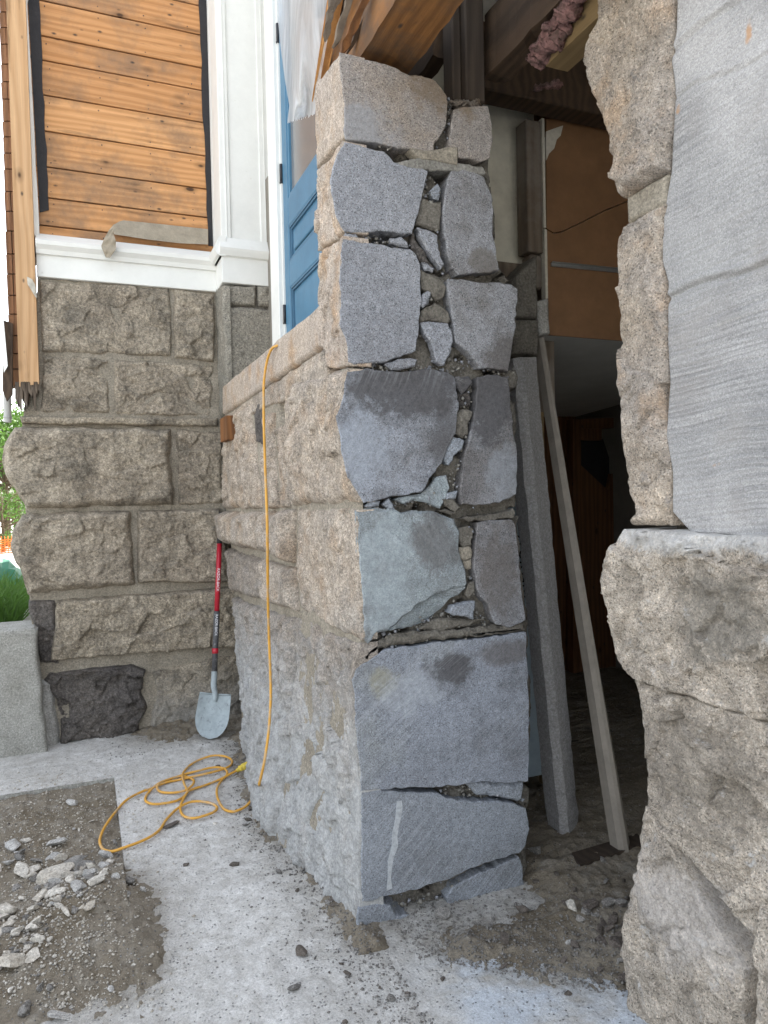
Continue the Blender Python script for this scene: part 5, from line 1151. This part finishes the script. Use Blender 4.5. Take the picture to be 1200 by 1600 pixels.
# leaning stone post and trim
def leaning(name, label, cat, tl, tr, bl_, br_, Yt, Yb, th, m, mm_, face=.55):
    A0, A1, B1, B0 = P(*tl, 'Y', Yt), P(*tr, 'Y', Yt), P(*br_, 'Y', Yb), P(*bl_, 'Y', Yb)
    r = root(name, label, cat, tuple((B0+B1)/2)); n = 60; V = []; F = []; rs = np.random.RandomState(len(label))
    prof = [(0, 0), (face*.5, -.012), (face, -.016), (face+.05, -.012), (1, .03), (1, th), (0, th)]
    k = len(prof)
    for j in range(n+1):
        t = j/n; a = A0.lerp(B0, t); c = A1.lerp(B1, t)
        for (f_, d_) in prof: V.append(a.lerp(c, f_)+Vector((rs.normal()*mm_, d_+rs.normal()*mm_, rs.normal()*mm_)))
    for j in range(n):
        for i in range(k): F.append((j*k+i, j*k+(i+1) % k, (j+1)*k+(i+1) % k, (j+1)*k+i))
    F += [tuple(range(k-1, -1, -1)), tuple(n*k+i for i in range(k))]
    return r, mesh(name+'_body', V, F, m, r)
r_, _ = leaning('stone_post', 'dusty dark grey stone lintel strip leaning upright in the opening', 'stone post', (801, 560), (843, 556), (877, 1326), (913, 1312), 2.78, 2.56, .09, DPOST, .0016, .3)
r_, _ = leaning('trim_board', 'dusty beige moulded trim board leaning right of the dark stone strip', 'trim board', (842, 528), (853, 528), (972, 1366), (999, 1362), 2.88, 2.30, .05, DRIM, .0002, .45)
r = root('floor_plank', 'dark old plank lying on the floor inside the opening', 'plank', tuple(P(940, 1320, 'Z', .05)))
q0, q1 = P(905, 1350, 'Z', .06), P(1010, 1318, 'Z', .06); ww = Vector((-.05, -.15, 0)).normalized()*-.09
B().prism([q0, q1, q1+ww, q0+ww], (0, 0, -.035)).out('plank_body', W['darkz'], r)
# far panelling with broken door
pn = root('wooden_panelling', 'dim brown vertical board panelling at the back of the room', 'panelling', (3, 5.1, 0))
for i in range(17):
    x = 1.7+i*.13; b = B(); b.bev(x, x+.126, 5.1, 5.125, -.05, 2.2, .004); b.out('panel_board', W['interior'], pn)
bd = root('broken_door', 'dark brown door with a jagged black hole in its upper panel', 'door', (2.7, 5.0, 0))
def DP(u, v): return P(u, v, 'Y', 5.0)
strip_px('door_frame', [(896, 655), (980, 652), (980, 668), (908, 670), (908, 1130), (896, 1130)], 4.98, .08, W['interior'], bd)
strip_px('door_leaf', [(900, 668), (940, 668), (940, 688), (905, 688), (905, 724), (950, 766), (955, 740), (975, 740), (975, 1125), (900, 1125)], 5.0, .04, W['interior'], bd)
strip_px('door_stile', [(964, 655), (984, 655), (990, 1128), (966, 1128)], 4.985, .05, W['interior'], bd)
strip_px('door_hole_dark_sheet', [(903, 686), (942, 686), (960, 740), (956, 770), (903, 730)], 5.045, .01, TAR, bd)  # black sheet, the shade inside the hole is put into its colour

# ------------------------------------------------------------------ background at left
def leafmat(name, c1, c2):
    n = N(name, .6, .3); oi = n.noise(1.2, 3); b = n.mix(n.ramp(oi, [(.35, 0), (.65, 1)]), c1, c2)
    b = n.mix(.5, b, n.ramp(n.noise(14, 3), [(.3, .5), (.7, 1.5)]), 'MULTIPLY')
    n.L(b, n.b.inputs['Base Color']); tr = n.n('BsdfTranslucent'); n.L(b, tr.inputs[0]); mx = n.n('MixShader'); n.L(.4, mx.inputs[0]); n.L(n.b.outputs[0], mx.inputs[1]); n.L(tr.outputs[0], mx.inputs[2]); n.L(mx.outputs[0], n.t.nodes['Material Output'].inputs[0]); return n.m
LEAF = leafmat('leaf_bright', (.10, .19, .035), (.05, .11, .02)); LEAF2 = leafmat('leaf_dark', (.05, .11, .025), (.03, .07, .015)); GR = leafmat('grass_blade', (.10, .2, .04), (.06, .13, .02))
BARK = wood('bark', (.12, .09, .06), (.07, .05, .035), 'Z', knots=False, bmp=1)
def tree(x, y, z0, h, cr, m, label, seed, nl=7000, lowc=.15, cat='tree'):
    rs = np.random.RandomState(seed); r = root('tree', label, cat, (x, y, z0))
    b = B(); b.tube([(x, y, z0), (x+.05*h*.2, y, z0+h*.3), (x, y, z0+h*.6), (x, y, z0+h*.9)], [h*.03, h*.022, h*.014, h*.003], 10)
    cl = []
    for k in range(26):
        a = rs.rand()*6.28; t = rs.uniform(lowc, .97); rad = cr*math.sin(math.pi*min(1, (t-lowc*.6)/(1.05-lowc*.6)))**.6*rs.uniform(.35, 1)
        c = np.array([x+math.cos(a)*rad, y+math.sin(a)*rad, z0+h*t]); cl.append((c, cr*rs.uniform(.22, .42)))
        b.tube([(x, y, z0+h*t*.7), ((x+c[0])/2, (y+c[1])/2, (z0+h*t*.7+c[2])/2+.05), tuple(c)], [h*.009, h*.006, h*.002], 5)
    b.out('trunk', BARK, r)
    ci = rs.randint(0, len(cl), nl); c = np.array([cl[i][0] for i in ci]); rr_ = np.array([cl[i][1] for i in ci])
    d = rs.normal(size=(nl, 3)); d /= np.linalg.norm(d, axis=1)[:, None]; p = c+d*(rr_*rs.rand(nl)**.45)[:, None]*np.array([1, 1, .75])
    s = rs.uniform(.05, .11, nl)*h/6; u = rs.normal(size=(nl, 3)); u /= np.linalg.norm(u, axis=1)[:, None]; v = np.cross(u, rs.normal(size=(nl, 3))); v /= np.linalg.norm(v, axis=1)[:, None]
    V = np.stack([p-u*s[:, None], p+v*s[:, None]*.5, p+u*s[:, None], p-v*s[:, None]*.5], 1).reshape(-1, 3)
    F = np.arange(nl*4).reshape(-1, 4); mesh('crown', V, F, m, r); return r
def far(u, D): d = ray(u, 780); t = D; return CP.x+d.x*t, CP.y+d.y*t
x, y = far(8, 15); tree(x, y, .6, 2.9, 1.6, LEAF, 'bright sunlit leafy tree just behind the granite corner', 1)
x, y = far(-70, 14); tree(x, y, .6, 3.6, 1.9, LEAF, 'broad light green tree at the left edge of the yard', 2)
x, y = far(25, 18); tree(x, y, .6, 3.4, 2.0, LEAF2, 'darker green tree farther back behind the bright ones', 3)
x, y = far(2, 13); tree(x, y, .6, 1.3, .7, LEAF, 'low green shrub behind the orange netting', 5, 3500, cat='shrub')
yd = B().box(-30, -.42, 5.24, 60, -.2, .66).box(-.42, 9, 9.05, 60, -.2, .66).out('gravel_yard', YARD); tag(yd, kind='structure')
# orange safety netting on stakes
x, y = far(10, 12)
nt = root('safety_netting', 'orange plastic safety netting strung across the sunny yard', 'netting', (x, y, .66))
b = B(); zt0, zb0 = .99, .70
for k in range(7): z = zb0+(zt0-zb0)*k/8; b.tube([(x-1.6+i*.2, y+.02*math.sin(i), z+.015*math.sin(i*1.7)) for i in range(17)], .008, 5)
for k in range(64): xx = x-1.6+k*.05; b.box(xx, xx+.012, y-.004, y+.004, zb0, zt0)
b.out('mesh_strip', CLAY, nt)
for k in (0, 1): xx = x-1.5+k*3; B().box(xx, xx+.04, y+.01, y+.05, .6, zt0+.1).out('stake', W['post'], nt)
x, y = far(0, 7.6); z = .3
tg_ = root('green_tarp', 'dark green tarp heap behind the tall grass at far left', 'tarp', (x, y, .66))
V = []; F = []
for j in range(9):
    for i in range(13):
        fx = i/12*2-1; fy = j/8*2-1; hh = max(0, 1-abs(fx)**1.6)*max(0, 1-abs(fy)**2); V.append((x-.05+fx*.36, y+fy*.3, .66+z*hh+.02*math.sin(i*2.1+j)))
for j in range(8):
    for i in range(12): F.append((j*13+i, j*13+i+1, (j+1)*13+i+1, (j+1)*13+i))
mesh('tarp_cover', V, F, TARP, tg_)
rs = np.random.RandomState(8); nG = 5200
gx = rs.uniform(-1.7, -.44, nG); gy = rs.uniform(5.4, 6.7, nG); hG = rs.uniform(.08, .36, nG); lean = rs.normal(0, .12, (nG, 2)); wG = rs.uniform(.003, .006, nG)
z0g = np.full(nG, .655)
V = np.stack([np.stack([gx-wG, gy, z0g], 1), np.stack([gx+wG, gy, z0g], 1), np.stack([gx+wG*.7+lean[:, 0]*.5, gy+lean[:, 1]*.5, z0g+hG*.65], 1), np.stack([gx-wG*.7+lean[:, 0]*.5, gy+lean[:, 1]*.5, z0g+hG*.65], 1),
              np.stack([gx+lean[:, 0]*1.5, gy+lean[:, 1]*1.5, z0g+hG], 1)], 1).reshape(-1, 3)
I = np.arange(nG)*5; F = [(i, i+1, i+2, i+3) for i in I.tolist()]+[(i+3, i+2, i+4) for i in I.tolist()]
o = mesh('grass', V, F, GR); tag(o, kind='stuff')
